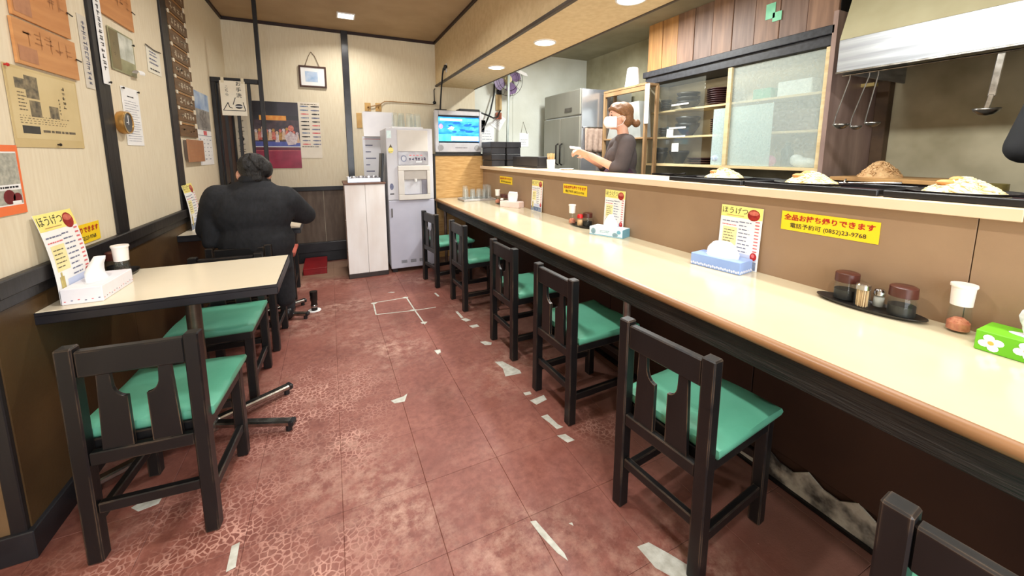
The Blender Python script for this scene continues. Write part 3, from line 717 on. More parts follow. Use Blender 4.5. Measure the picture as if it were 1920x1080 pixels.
s = Sheet(0.275, 0.205)
photo = mat('faded_green_photo', (122, 122, 84), (176, 172, 132), 7, 0.35)
s.rect(.008, .008, .10, .197, mat('faded_brown_photo', (128, 112, 72), (98, 90, 60), 6, .35)); s.rect(.10, .07, .262, .197, mat('pale_cloud_photo', (222, 224, 212), (150, 156, 140), 10, .35)); s.rect(.10, .008, .262, .07, photo)
s.glyphs(.03, .06, .06, .15, 2, oldink, 5, True, 0.05)
o = s.build('curling_photo', photo, None); on_left(o, 2.772, 1.716, 0.006)
b = MB(); pts = []
for k in range(9):
    a = R(-90 + 210 * k / 8); pts.append((0.016 * math.sin(a) + 0.016, 0.016 * math.cos(a)))
for (x0, z0), (x1, z1) in zip(pts, pts[1:]): b.quad((0.075, -x0 - .0008, .018 + z0), (0.148, -x0 - .0008, .026 + z0), (0.148, -x1 - .0008, .026 + z1), (0.075, -x1 - .0008, .018 + z1))
b.build('curled_corner', paper, o, True); pin(o, 0.12, 0.17); tag(o, 'green faded photograph with a curled white lower corner', 'photo')

s = Sheet(0.205, 0.150); s.dashes(.04, .1, .16, .135, 2, greyink, 0.4, 3, .2); s.dashes(.03, .05, .17, .095, 2, greyink, 0.4, 4, .3); s.dashes(.03, .012, .18, .04, 1, ink, 0.3, 9, .1)
o = s.build('small_notice', mat('pale_notice', (236, 232, 214), (228, 222, 204), 9, .6), None); on_left(o, 3.193, 1.788); b = MB(); b.tube([(-.115, -.004, .152), (0, -.006, .142), (.115, -.004, .15)], 0.003, 6); b.build('hanging_wire', darkmetal, o)
tag(o, 'small printed notice on a wire between the two dark battens', 'notice')

s = Sheet(0.2, 0.302); s.dashes(.02, .02, .185, .24, 17, greyink, 0.16, 7, .25, .3); s.dashes(.06, .25, .14, .265, 1, ink, 0.4, 2, .1)
o = s.build('typed_notice', paper, None); on_left(o, 2.80, 1.344); pin(o, -.088, .292); pin(o, .088, .292); tag(o, 'white typed A4 notice pinned beside the round thermometer', 'notice')

t = thing('wall_thermometer', 'round gold rimmed thermometer with dark dial on the wallpaper', 'thermometer', (LX + 0.001, 2.648, 1.456), R(90))
RX = Matrix.Rotation(R(90), 4, 'X')
MB().lathe([(0, 0), (.054, 0), (.058, .012), (.056, .03), (.05, .034), (.048, .03), (0, .03)], 26, RX).build('rim', mat('gold_rim', (206, 160, 92), (176, 128, 66), 8, .3, .6), t, True, auto=40)
MB().lathe([(0, .0305), (.047, .0305), (.047, .032), (0, .032)], 26, RX).build('dial', mat('dark_dial', (78, 82, 84), (58, 62, 66), 20, .35), t)
b = MB(); b.box(-.002, .002, -.034, -.0325, -.01, .036); b.box(-.02, .004, -.034, -.0325, -.002, .002); b.build('needle', white, t)
MB().lathe([(.049, .033), (.055, .033), (.055, .0355), (.049, .0355)], 26, RX).build('bezel', mat('pale_gold', (226, 200, 150), (206, 176, 120), 8, .25, .8), t)

plaqm = mat('dark_menu_plaque', (122, 92, 60), (96, 70, 46), 5, 0.5, stretch=(1, 1, 8)); chalk = mat('white_brush_paint', (226, 214, 190), (214, 202, 178), 20, .6)
tagm = mat('pale_price_tag', (238, 226, 200), (228, 214, 186), 20, .6); plaqhi = mat('plaque_edge', (186, 138, 86), (164, 118, 70), 6, .5)
ordn = ['lowest', 'second lowest', 'third lowest', 'fourth lowest', 'fifth lowest', 'sixth lowest', 'seventh lowest', 'eighth lowest', 'ninth lowest', 'tenth lowest']
for k in range(10):
    w, h = 0.40, 0.082; s = Sheet(w, h)
    s.glyphs(.05, .016, .35, .064, 4 + k % 2, chalk if k else mat('dim_brush_paint', (150, 122, 88), (140, 112, 80), 20, .6), 40 + k, t=.15)
    o = s.build('menu_plaque', plaqm, None, 0.010); on_left(o, 3.697, 1.425 + .107 * k, 0.012)
    b = MB(); b.box(-w / 2 + .02, w / 2 - .06, -.003, .008, h + .003, h + .012); b.build('gap_highlight', plaqhi, o)  # pale strip stands in for the highlight in the gap above each plaque
    b = MB(); b.box(w / 2 - .05, w / 2 - .012, -.006, .0, h - .012, h + .022); b.build('price_tag', tagm, o)
    b = MB(); b.box(-w / 2 + .006, -w / 2 + .03, -.005, .0, h - .004, h + .02); b.build('price_tag', tagm, o)
    tag(o, 'dark wooden menu plaque with white brush lettering, %s in its column' % ordn[k], 'menu plaque', 'column of wooden menu plaques')
s = Sheet(.385, .165); s.dashes(.04, .03, .33, .14, 4, plum, .25, 3, .3); o = s.build('brown_plate', mat('copper_brown_plate', (178, 126, 88), (162, 110, 74), 8, .5), None, .008); on_left(o, 3.752, 1.238, .03)
tag(o, 'plain copper brown plate hanging under the menu plaques', 'plate')
b = MB(); b.box(-.19, .15, .002, .027, .02, .16); b.build('backing_board', wainscot2, o)
s = Sheet(.40, .60); s.rect(0, .29, .40, .60, mat('harbour_photo', (120, 120, 118), (176, 170, 160), 14, .4)); s.rect(0, .46, .40, .6, mat('sky_photo', (96, 136, 190), (196, 212, 226), 6, .4), .0008); s.rect(.10, .31, .30, .45, mat('street_photo', (92, 88, 86), (150, 146, 140), 30, .4), .0009)
s.rect(.16, .25, .26, .285, pinkink); s.rect(.0, .243, .40, .247, greyink); s.dashes(.03, .04, .37, .235, 6, greyink, .2, 5, .05, 2.2)
o = s.build('wall_calendar', paper, None); on_left(o, 4.135, 1.205); tag(o, 'wall calendar with a blue sky photo beside the menu plaques', 'calendar')

# yellow takeaway signs
def yellow_sign(label):
    s = Sheet(.338, .081)
    s.text('全品お持ち帰りできます', .169, .055, .0268, redink, 0.03, wide=1.07)
    s.text('電話予約可 (0852)23-9768', .169, .021, .0232, ink, 0.008, wide=1.02)
    o = s.build('takeaway_sign', yellowp, None, .002); return tag(o, label, 'sign', 'yellow takeaway signs')
o = yellow_sign('yellow takeaway sign on tan board, closest to the brown lidded jars'); o.location = (1.787, 0.848, .972); o.rotation_euler = (0, 0, R(-90)); y0s = o
o = dup(y0s, (1.787, 2.618, .968), R(-90), 'yellow takeaway sign on tan board above the red capped shaker')
o = dup(y0s, (1.787, 3.98, .962), R(-90), 'yellow takeaway sign on tan board above the salmon tissue box, near the glasses')
o = dup(y0s, (LX + .003, 2.148, .926), R(90), 'yellow takeaway sign on cream wallpaper half hidden by a menu card')

# ---------------------------------------------------------------- back wall items
t = thing('picture_frame', 'small brown picture frame hanging by a cord on the back wall', 'picture', (-0.118, YB - .004, 2.055))
fr = mat('brown_picture_frame', (84, 52, 36), (64, 38, 27), 8, .4)
for x0, x1, z0, z1 in ((-.14, .14, 0, .018), (-.14, .14, .218, .236), (-.14, -.122, .018, .218), (.122, .14, .018, .218)): MB().box(x0, x1, -.022, 0, z0, z1, .003).build('frame_side', fr, t)
MB().box(-.122, .122, -.010, -.002, .018, .218).build('mat_board', paper, t)
MB().box(-.078, .05, -.011, -.0102, .06, .175).build('picture', mat('pale_blue_print', (150, 180, 214), (196, 210, 228), 14, .4), t)
b = MB(); b.tube([(-.075, -.01, .23), (-.03, -.004, .35), (-.005, -.004, .392)], .003, 6); b.tube([(.075, -.01, .23), (.03, -.004, .35), (-.005, -.004, .392)], .003, 6); b.build('cord', mat('brown_cord', (110, 84, 60), (96, 72, 50), 30, .8), t)
s = Sheet(.455, .74); w, h = s.w, s.h
s.rect(0, .0, w, .20, mat('crimson_stage', (170, 44, 74), (130, 28, 54), 6, .35)); s.rect(0, .20, w, .245, mat('dark_crimson', (112, 34, 52), (90, 26, 42), 8, .35)); s.rect(0, .245, w, .30, mat('blue_stage', (66, 74, 150), (90, 100, 176), 12, .35)); s.rect(0, .238, w, .246, paper, .001); s.rect(0, .196, w, .201, pinkink, .001)
s.rect(0, .30, w, .54, mat('dark_crowd', (54, 44, 50), (86, 66, 70), 16, .35)); s.rect(.07, .535, .33, .588, mat('orange_banner', (224, 132, 52), (240, 176, 84), 18, .4), .001); s.rect(w * .55, .59, w, h, mat('dark_purple', (52, 46, 54), (62, 56, 64), 5, .35), .0007)
rnd = random.Random(11); pm = [mat('performer_cream', (222, 196, 168), (206, 168, 140), 40, .5), mat('performer_red', (196, 74, 66), (222, 150, 130), 40, .5), mat('performer_pale', (226, 214, 212), (190, 166, 170), 40, .5), mat('performer_gold', (206, 160, 90), (168, 120, 66), 40, .5)]
for k in range(13):
    u = .03 + .4 * k / 12; v = .33 + .07 * rnd.random(); m = pm[k % 4]
    s.poly([(u - .022, v - .05), (u + .022, v - .05), (u + .013, v + .04), (u - .013, v + .04)], m, .0012 + .0001 * (k % 3)); s.disc(u, v + .055, .015, .018, pm[(k + 2) % 4], .0016)
s.poly([(.33, .26), (.41, .27), (.44, .36), (.36, .42), (.30, .36)], pm[2], .0018); s.disc(.37, .45, .03, .035, pm[1], .0019)
o = s.build('stage_poster', mat('black_poster', (40, 36, 40), (52, 48, 52), 4, .35), None); on_back(o, -.522, 1.135, .006); tag(o, 'dark poster of costumed performers on a crimson and blue stage', 'poster')
s = Sheet(.225, .64); rnd = random.Random(4)
for r in range(11):
    for c in range(2):
        m = (greyink, pinkink, ink, greyink, blueprint)[rnd.randint(0, 4)]; u = .06 + .11 * c; v = .16 + .043 * r
        s.disc(u, v, .034 + .01 * rnd.random(), .008, m, .001, 8); s.poly([(u + .028, v), (u + .047, v + .009), (u + .047, v - .009)], m, .001)
s.dashes(.02, .125, .2, .145, 1, ink, .35, 3, .1); s.dashes(.03, .605, .2, .63, 1, oldink, .35, 3, .1)
o = s.build('fish_chart', mat('cream_chart_paper', (236, 226, 208), (226, 214, 194), 6, .5), None); on_back(o, -.185, 1.248, .004); tag(o, 'cream chart of rows of small fish beside the stage poster', 'poster')
s = Sheet(.13, .45); s.glyphs(.03, .03, .1, .42, 6, ink, 31, True, .1); o = s.build('paper_strip', mat('cream_strip', (224, 212, 188), (212, 198, 172), 8, .6), None); on_back(o, -.86, 1.27, .004); tag(o, 'cream paper strip with brush strokes behind the lattice bars', 'notice')

# lattice screen in front of the back corner
t = thing('lattice_screen', 'black lattice screen with one tall post before the back corner', 'screen', (-.75, 4.5, 0))
MB().box(.175, .21, -.018, .018, 0, CZ, .003).build('post', darkwood, t)
MB().box(-.198, -.165, -.018, .018, 0, 1.96, .003).build('post', darkwood, t)
MB().box(-.198, .175, -.02, .02, 1.955, 1.998, .003).build('top_rail', darkwood, t)
MB().box(-.165, .175, -.016, .016, .62, .655, .003).build('lower_rail', darkwood, t)
for x in (-.102, -.004, .094): MB().box(x - .013, x + .013, -.011, .011, .655, 1.955, .002).build('lattice_bar', darkwood, t)
MB().box(-.165, .175, -.008, .008, .02, .62).build('lower_panel', doorbrown, t)

s = Sheet(.196, .315); bink = ink
s.text('お\n手\n洗', .142, .235, .044, bink, .012, line=1.2); s.text('こ\nち\nら', .05, .222, .03, bink, .004, line=1.1)
for a, c in (((.012, .045), (.185, .045)), ((.012, .045), (.052, .118)), ((.052, .118), (.062, .075)), ((.062, .075), (.085, .068)), ((.09, .1), (.112, .165)), ((.185, .045), (.17, .125))):
    d = Vector((c[0] - a[0], c[1] - a[1])); n = Vector((-d.y, d.x)).normalized() * .003; s.poly([(a[0] - n.x, a[1] - n.y), (c[0] - n.x, c[1] - n.y), (c[0] + n.x, c[1] + n.y), (a[0] + n.x, a[1] + n.y)], bink, .001)
s.disc(.135, .085, .03, .022, bink, .0012); s.rect(.105, .079, .165, .085, paper, .0014); s.rect(.105, .088, .165, .091, paper, .0014)
o = s.build('toilet_sign', mat('cream_card', (244, 236, 216), (236, 226, 204), 9, .6), None); o.location = (-.78, 4.476, 1.655); tag(o, 'cream brush lettered toilet sign hung on the lattice screen', 'sign')
for u in (-.075, .08): MB().box(u - .012, u + .012, -.002, .0005, .295, .345).build('tape', mat('clear_tape', (226, 214, 184), (216, 204, 174), 9, .4), o)

# papers, hooks and cable behind the ice dispenser
s = Sheet(.30, .58); s.rect(.01, .545, .29, .55, pinkink); s.dashes(.03, .05, .27, .53, 6, greyink, .16, 3, .02, 3.0); o = s.build('wall_calendar', mat('white_calendar', (236, 236, 240), (228, 228, 234), 8, .5), None); on_back(o, .53, .93, .004); tag(o, 'white calendar sheet hanging behind the grey ice dispenser', 'calendar')
s = Sheet(.36, .30, lambda v: (-.05 * (1 - v / .30) ** 2 - .004, v)); o = s.build('blank_sheet', mat('white_sheet', (232, 230, 232), (222, 220, 224), 5, .5), None); on_back(o, .575, 1.51, .01); tag(o, 'blank white sheet folded over the calendar by the glasses', 'paper')
for x, z, lab in ((.46, 1.865, 'amber wall hook plate closest to the dark wall post'), (.585, 1.868, 'amber wall hook plate over the blank white sheet')):
    t = thing('hook_plate', lab, 'hook', (x, YB - .001, z), 0, 'amber hook plates'); MB().box(-.035, .035, -.008, 0, -.05, .05, .002).build('plate', mat('amber_wood', (206, 166, 100), (186, 144, 80), 8, .5), t)
    b = MB(); b.tube([(0, -.006, -.01), (0, -.03, -.012), (0, -.034, .012)], .005, 8); b.build('hook', mat('brass', (176, 128, 62), (150, 104, 48), 8, .35, .8), t, True)
t = thing('hook_plate', 'tall amber hook plate beside the white calendar', 'hook', (.355, YB - .001, 1.7), 0, 'amber hook plates'); MB().box(-.03, .03, -.008, 0, -.09, .09, .002).build('plate', MATS['amber_wood'], t)
b = MB(); b.tube([(.46, YB - .02, 1.86), (.6, YB - .02, 1.9), (.66, YB - .015, 1.94), (.75, YB - .012, 1.945), (1.28, YB - .012, 1.935)], .006, 8); o = b.build('wall_cable', mat('tan_cable', (176, 140, 96), (160, 124, 82), 8, .5), None, True); tag(o, 'thin tan cable stapled along the back wall to the television', 'cable')

# ---------------------------------------------------------------- white cupboard, ice dispenser
t = thing('white_cupboard', 'narrow white painted cupboard with chipped base beside ice dispenser', 'cupboard', (.315, 4.25, 0))
chip = mat('chipped_white_paint', (240, 236, 232), (226, 216, 208), 3, .5, bump=.05, bscale=20, stretch=(2, 2, .6)); dk = mat('dark_plinth', (64, 52, 48), (46, 38, 36), 8, .5)
MB().box(-.195, .195, .02, .44, .05, .985).build('body', chip, t)
MB().box(-.196, -.002, 0, .02, .05, .985, .002).build('door', chip, t); MB().box(.001, .195, 0, .02, .05, .985, .002).build('door', chip, t)
MB().box(-.198, .198, -.003, .44, 0, .05, .003).build('plinth', dk, t); MB().box(-.205, .205, -.01, .45, .985, 1.003, .003).build('top', mat('brown_cupboard_top', (120, 84, 66), (98, 66, 52), 8, .5), t)
for z in (.3, .62): MB().ball((-.2, .01, z), .009).build('hinge', chrome, t)

ice = mat('pale_grey_enamel', (205, 204, 208), (196, 195, 200), 4, .35); ice2 = mat('lilac_grey_enamel', (186, 185, 198), (178, 177, 190), 4, .35); beige = mat('beige_plastic', (212, 206, 198), (204, 198, 190), 6, .4)
t = thing('ice_dispenser', 'tall grey ice and water dispenser beside the white cupboard', 'ice dispenser', (.79, 4.28, 0))
MB().box(-.243, .243, .012, .5, .06, 1.565, .004).build('body', ice, t)
MB().box(-.245, .245, -.004, .012, .805, 1.568, .004).build('front_panel', ice, t)
d = MB().box(-.243, .249, -.008, .012, .045, .798, .005).build('lower_door', ice2, t)
MB().box(-.222, -.206, -.016, -.008, .62, .715, .003).build('handle', mat('grey_handle', (110, 106, 104), (92, 88, 88), 9, .4), d)
for x in (-.135, -.035, .062): MB().box(x, x + .062, -.0095, -.008, .10, .135).build('vent', mat('grey_vent', (136, 136, 142), (120, 120, 128), 60, .5), d)
MB().box(-.132, .192, -.010, -.004, 1.325, 1.548, .003).build('ice_hatch', beige, t)
lp = MB().box(-.130, .192, -.012, -.004, 1.178, 1.318, .003).build('label_panel', mat('brushed_silver_panel', (176, 174, 176), (150, 146, 150), 9, .3, .5), t)
s = Sheet(.322, .14); s.glyphs(.11, .045, .3, .08, 6, mat('purple_print', (72, 52, 92), (60, 44, 78), 20, .5), 3, t=.2); s.dashes(.12, .095, .26, .115, 1, pinkink, .5, 3, .05, .8); s.rect(.19, .028, .25, .038, paper); s.disc(.06, .07, .03, .035, greyink); s.disc(.06, .07, .022, .026, MATS['brushed_silver_panel'], .0012)
pr = s.print_mesh(lp); pr.location = (.031, -.0125, 1.178)
b = MB(); b.box(-.138, .204, -.03, .012, .80, .86, .006); b.box(-.138, .204, -.03, .012, 1.118, 1.172, .006); b.box(-.138, -.075, -.03, .012, .86, 1.118, .004); b.box(.17, .204, -.03, .012, .86, 1.118, .004); b.build('dispenser_frame', beige, t)
MB().box(-.075, .17, -.022, -.005, 1.02, 1.118, .004).build('spout_cover', mat('taupe_plastic', (176, 168, 160), (166, 158, 150), 9, .4), t)
MB().lathe([(0, 0), (.013, 0), (.016, .03), (0, .03)], 12, Matrix.Translation((.045, -.026, .998))).build('spout', white, t)
b = MB(); b.quad((-.075, -.002, .86), (.17, -.002, .86), (.17, -.002, 1.02), (-.075, -.002, 1.02)); b.box(-.075, .17, -.03, -.002, .86, .864); b.box(.115, .17, -.018, -.002, .864, 1.02); b.build('recess', mat('dark_recess', (132, 130, 142), (112, 108, 116), 6, .3), t)
for x in (-.2, .2): MB().box(x - .025, x + .025, .02, .07, 0, .06).build('foot', blackplastic, t)
b = MB(); b.box(-.236, -.19, -.006, -.004, 1.462, 1.54); b.build('sticker', mat('pale_aqua_sticker', (222, 240, 240), (206, 230, 232), 30, .5), t)
s = Sheet(.06, .11); s.disc(.03, .035, .028, .03, paleyellow); s.poly([(.03, .1), (.012, .06), (.048, .06)], oldink); s.dashes(.005, .005, .055, .03, 2, oldink, .3, 2); pr = s.print_mesh(t, 'sticker'); pr.location = (-.2, -.0045, 1.30)
s = Sheet(.07, .14); s.dashes(.01, .0, .06, .03, 1, ink, .35, 5, .1); s.disc(.03, .09, .02, .035, greyink); pr = s.print_mesh(t, 'print'); pr.location = (-.2, -.0045, .86)

# ---------------------------------------------------------------- glasses
tumbler = MB().lathe([(0, 0.112), (.024, .112), (.0275, .106), (.034, 0.0), (.031, 0.0), (.0245, .098), (0, .100)], 18).mesh('tumbler')
tumbler.materials.append(glass); tumbler.polygons.foreach_set('use_smooth', [True] * len(tumbler.polygons)); tumbler.set_sharp_from_angle(angle=R(40))
def glass_at(x, y, z, label, group, sc=(1, 1, 1), name='tumbler'):
    o = bpy.data.objects.new(name, tumbler); COL.objects.link(o); o.location = (x, y, z); o.scale = sc; return tag(o, label, 'glass', group)
GT = 'upturned glasses on the ice dispenser'
b = MB(); b.box(-.165, .165, -.1, .1, .006, .014, .003); b.box(-.165, .165, -.1, -.093, .014, .022, .002); b.box(-.165, .165, .093, .1, .014, .022, .002); b.box(-.165, -.158, -.093, .093, .014, .022, .002); b.box(.158, .165, -.093, .093, .014, .022, .002); b.box(-.1, .1, -.07, .07, 0, .006)
o = b.build('glass_tray', white); o.location = (.79, 4.46, 1.5655); tag(o, 'white tray of upturned glasses on top of the ice dispenser', 'tray')
NTH = ['first', 'second', 'third', 'fourth', 'fifth', 'sixth']
for k, (x, y) in enumerate(((.668, 4.43), (.735, 4.42), (.745, 4.51), (.82, 4.43), (.875, 4.50), (.91, 4.42))): glass_at(x, y, 1.5802, 'upturned clear tumbler on the ice dispenser, %s counting from the cupboard side' % NTH[k], GT, (1.1, 1.1, 1.4))
b = MB(); b.box(-.2, .2, -.13, .13, .0, .01, .003); b.box(-.2, .2, -.13, -.12, .01, .022, .003); b.box(-.2, .2, .12, .13, .01, .022, .003); b.box(-.2, -.19, -.12, .12, .01, .022, .003); b.box(.19, .2, -.12, .12, .01, .022, .003)
o = b.build('glass_tray', mat('grey_tray', (196, 190, 186), (182, 176, 172), 9, .3, .3)); o.location = (1.575, 4.36, .7505); tag(o, 'shallow grey tray of upturned glasses at the counter end', 'tray')
for k, (x, y) in enumerate(((1.42, 4.33), (1.50, 4.30), (1.57, 4.29), (1.64, 4.29), (1.71, 4.31), (1.46, 4.41), (1.54, 4.40), (1.62, 4.40), (1.70, 4.41))): glass_at(x, y, .7612, 'upturned clear tumbler on the grey tray, %s row, %s from the aisle' % (('front', NTH[k]) if k < 5 else ('back', NTH[k - 5])), 'upturned glasses at the counter end', (1.02, 1.02, 1.1 if k not in (0, 4, 8) else 1.5))
o = MB().lathe([(0, 0), (.03, 0), (.034, .02), (.03, .09), (.018, .11), (.018, .14), (.022, .142), (.022, .165), (0, .167)], 16).build('glass_bottle', glass, None, True); o.location = (1.757, 4.47, .7612); tag(o, 'small clear stoppered bottle behind the glasses at the counter end', 'bottle')
# steel tray with small cups on the white cupboard
b = MB(); b.box(-.17, .15, -.14, .14, 0, .006, .002); b.box(-.17, .15, -.14, -.132, .006, .045, .002); b.box(-.17, .15, .132, .14, .006, .045, .002); b.box(-.17, -.162, -.132, .132, .006, .045, .002); b.box(.142, .15, -.132, .132, .006, .045, .002)
o = b.build('steel_tray', mat('pale_steel', (206, 206, 212), (186, 186, 192), 9, .28, .6)); o.location = (.325, 4.42, 1.0035); tag(o, 'deep steel tray on top of the white cupboard', 'tray')
cupm = MB().lathe([(0, 0), (.02, 0), (.032, .055), (.029, .055), (.018, .006), (0, .006)], 16).mesh('cup'); cupm.materials.append(mat('steel_cup', (214, 214, 220), (190, 190, 198), 12, .25, .7)); cupm.polygons.foreach_set('use_smooth', [True] * len(cupm.polygons))
for k, (x, y) in enumerate(((.22, 4.38), (.29, 4.42), (.36, 4.36), (.42, 4.42))):
    o = bpy.data.objects.new('small_cup', cupm); COL.objects.link(o); o.location = (x, y, 1.0102); tag(o, 'small steel cup in the steel tray, %s counting towards the ice dispenser' % NTH[k], 'cup', 'cups on the white cupboard')
b = MB(); b.box(-.012, .012, -.12, .12, 0, .30, .004, Matrix.Rotation(R(4), 4, 'Y')); o = b.build('upright_black_tray', blackplastic); o.location = (.492, 4.42, 1.0055); tag(o, 'thin black tray stood on edge between cupboard and ice dispenser', 'tray')

# ---------------------------------------------------------------- television on its stand
t = thing('television_stand', 'bamboo fronted stand at the counter end under the television', 'stand', (1.475, 4.71, 0))
MB().box(-.305, .315, .0, .02, .75, 1.272).build('front_board', bambooply, t)
MB().box(-.305, .315, .0, .02, 0, .748).build('lower_board', bambooply, t)
b = MB(); b.box(-.325, -.305, -.004, .42, 0, 1.272, .002); b.box(.315, .325, .02, .42, .13, 1.272); b.build('side', mat('black_side', (40, 36, 34), (30, 27, 26), 9, .5), t)
MB().box(-.325, .325, -.012, .43, 1.272, 1.296, .003).build('shelf', MATS['black_side'], t)
t = thing('television', 'silver box television showing a blue picture on the bamboo stand', 'television', (1.475, 4.70, 1.2965))
silver = mat('silver_plastic', (196, 194, 196), (184, 182, 186), 12, .35, .3); dsil = mat('grey_plastic', (150, 148, 148), (138, 136, 136), 12, .4)
W2, H2 = .300, .525
b = MB(); b.box(-W2, -W2 + .045, 0, .06, .02, H2, .006); b.box(W2 - .03, W2, 0, .06, .02, H2, .006); b.box(-W2 + .045, W2 - .03, 0, .06, H2 - .055, H2, .006); b.box(-W2 + .045, W2 - .03, 0, .06, .02, .135, .006)
b.build('bezel', silver, t)
b = MB(); b.box(-W2 + .01, W2 - .01, .004, .05, 0, .02); b.build('foot', blackplastic, t)
b = MB(); b.prism([(-.30, .06), (.30, .06), (.20, .40), (-.20, .40)], .03, .50, Matrix(((1, 0, 0, 0), (0, 0, 1, 0), (0, 1, 0, 0), (0, 0, 0, 1)))); b.build('case', blackplastic, t)
for sx in (-1, 1): MB().lathe([(0, 0), (.036, 0), (.036, .003), (0, .003)], 18, Matrix.Translation((sx * .235, -.001, .075)) @ Matrix.Rotation(R(90), 4, 'X')).build('speaker', dsil, t)
s = Sheet(.2, .02); s.dashes(.02, .003, .18, .018, 1, ink, .5, 3, .1); pr = s.print_mesh(t, 'lettering'); pr.location = (0.03, -.0005, .065)
scr = MB().box(-W2 + .043, W2 - .028, .018, .03, .132, H2 - .053).build('screen', mat('screen_blue', (34, 120, 214), (70, 168, 232), 9, .2, emit=1.1, stretch=(1, 1, 2.4)), t)
s = Sheet(.52, .34); e1 = mat('screen_cyan', (92, 214, 236), (60, 190, 226), 14, .3, emit=1.1); e2 = mat('screen_white', (236, 244, 248), (206, 236, 244), 20, .3, emit=1.1); e3 = mat('screen_dark', (20, 30, 44), (14, 22, 34), 8, .3); e4 = mat('screen_pink', (240, 170, 206), (226, 140, 190), 20, .3, emit=.8); e5 = mat('screen_deep_blue', (18, 84, 176), (30, 104, 196), 10, .3, emit=1.0)
s.rect(0, .315, .52, .34, e3); s.rect(0, 0, .52, .022, e3); s.rect(0, .022, .17, .105, e1); s.rect(.16, .028, .515, .085, e2, .001); s.rect(0, .265, .52, .30, e1); s.rect(.02, .27, .3, .295, e2, .001); s.disc(.03, .2, .025, .03, e4)
rnd = random.Random(5)
for k in range(16): s.disc(.15 + .34 * rnd.random(), .13 + .12 * rnd.random(), .02 + .03 * rnd.random(), .008 + .008 * rnd.random(), (e5, e1, e5)[k % 3], .001 + .0001 * k)
s.poly([(.11, .17), (.16, .205), (.2, .19), (.18, .16)], e2, .0032)
pr = s.print_mesh(scr, 'picture'); pr.location = (.0075, .0175, .134)
b = MB(); b.box(-.13, .14, -.07, .1, 0, .035, .006); b.box(-.08, .08, -.072, -.07, .01, .025); o = b.build('set_top_box', blackplastic); o.location = (1.64, 4.84, 1.8228); tag(o, 'flat black set-top box on the television', 'set-top box')
SOCY, SOCZ = 4.62, 2.30
b = MB(); b.box(-.075, .075, -.04, .05, 0, .02, .005); b.tube([(0, 0, .015), (.004, -.01, .12), (.008, -.06, .3), (.004, -.13, .42), (.002, -.18, SOCZ - 1.8228 - .01), (.02, SOCY - 4.83, SOCZ - 1.8228 + .01)], [.012, .010, .010, .010, .012, .012], 8); b.ball((.012, SOCY - 4.83 - .02, SOCZ - 1.8228 + .01), .022); b.ball((.012, SOCY - 4.83 + .03, SOCZ - 1.8228 - .005), .02)
o = b.build('antenna_plug', blackplastic, None, True, auto=40); o.location = (1.28, 4.83, 1.8228); tag(o, 'black antenna base with thick lead rising to the soffit socket', 'antenna')
o = MB().box(-.018, .018, -.006, 0, -.05, .05, .002).build('wall_socket', white); o.location = (1.311, SOCY, SOCZ); o.rotation_euler = (0, 0, R(-90)); tag(o, 'white wall socket plate above the television', 'socket')
b = MB(); b.tube([(1.298, YB - .012, 2.14), (1.285, YB - .012, 2.12), (1.285, YB - .012, 1.98)], .006, 8); b.ball((1.285, YB - .02, 1.96), .022); o = b.build('lamp_cord', blackplastic, None, True); tag(o, 'short dark cord with a plug down the back wall corner', 'cord')
b = MB(); b.tube([(1.78, 4.84, 1.84), (1.95, 4.9, 1.80), (2.05, 4.98, 1.78), (2.14, 5.04, 1.80), (2.2, 5.08, 1.9)], .011, 8); o = b.build('black_cable', blackplastic, None, True); tag(o, 'black cable looping from the set-top box to the fan pole', 'cable')
b = MB(); b.tube([(1.80, 4.86, 1.58), (1.92, 4.95, 1.68), (2.02, 5.02, 1.85), (2.10, 5.07, 2.1), (2.12, 5.1, 2.25)], .011, 8); o = b.build('black_cable', blackplastic, None, True); tag(o, 'black cable climbing from behind the television to the fan', 'cable')

# ---------------------------------------------------------------- paper menu cards
def menu_card(bend, seed=0):
    s = Sheet(.208, .298, bend); w, h = s.w, s.h
    s.rect(0, .242, w, h, paleyellow, .0005); s.text('ほうげつ', .072, .272, .036, ink, .0, wide=.95); s.rect(.03, .25, .12, .2525, MATS['plaque_edge'], .001)
    s.disc(.166, .262, .03, .027, mat('red_bowl', (176, 52, 44), (140, 34, 32), 60, .4), .001); s.disc(.166, .272, .024, .011, mat('bowl_soup', (214, 120, 100), (190, 90, 74), 60, .4), .0013)
    s.dashes(.012, .215, .10, .228, 1, greyink, .35, 3 + seed, .1); s.dashes(.012, .198, .095, .21, 1, pinkink, .35, 4 + seed, .1)
    s.rect(.018, .105, .092, .192, mat('pale_menu_box', (244, 234, 176), (238, 226, 160), 12, .6), .0005); s.dashes(.024, .115, .086, .185, 5, oldink, .25, 6, .4)
    s.dashes(.10, .075, .162, .235, 9, greyink, .25, 8 + seed, .35); 
    for k in range(10): s.rect(.178, .09 + .0155 * k, .198, .0955 + .0155 * k, pinkink, .001)
    s.rect(.06, .048, .2, .072, mat('pale_blue_box', (206, 214, 236), (196, 206, 230), 12, .6), .0005); s.disc(.185, .068, .016, .019, redink, .0015); s.disc(.183, .072, .008, .009, pinkink, .0018)
    s.rect(.0, .004, .2, .044, blueprint, .0006); s.rect(.02, .03, .044, .088, mat('bottle_print', (206, 190, 120), (170, 150, 80), 30, .5), .001); s.rect(.028, .088, .036, .102, MATS['bottle_print'], .001)
    return s
lean = lambda v: (.036 * (v / .298) ** 2.3, v * .992)
lean2 = lambda v: (.006 + .014 * (v / .298), v * .996)
mc = menu_card(lean).build('menu_card', paper, None); mc.location = (LX + .046, 2.0, .7608); mc.scale = (1.04, 1, 1.1); mc.rotation_euler = (0, 0, R(90)); tag(mc, 'curling paper menu card behind the white tissue box on the wall table', 'menu', 'paper menu cards')
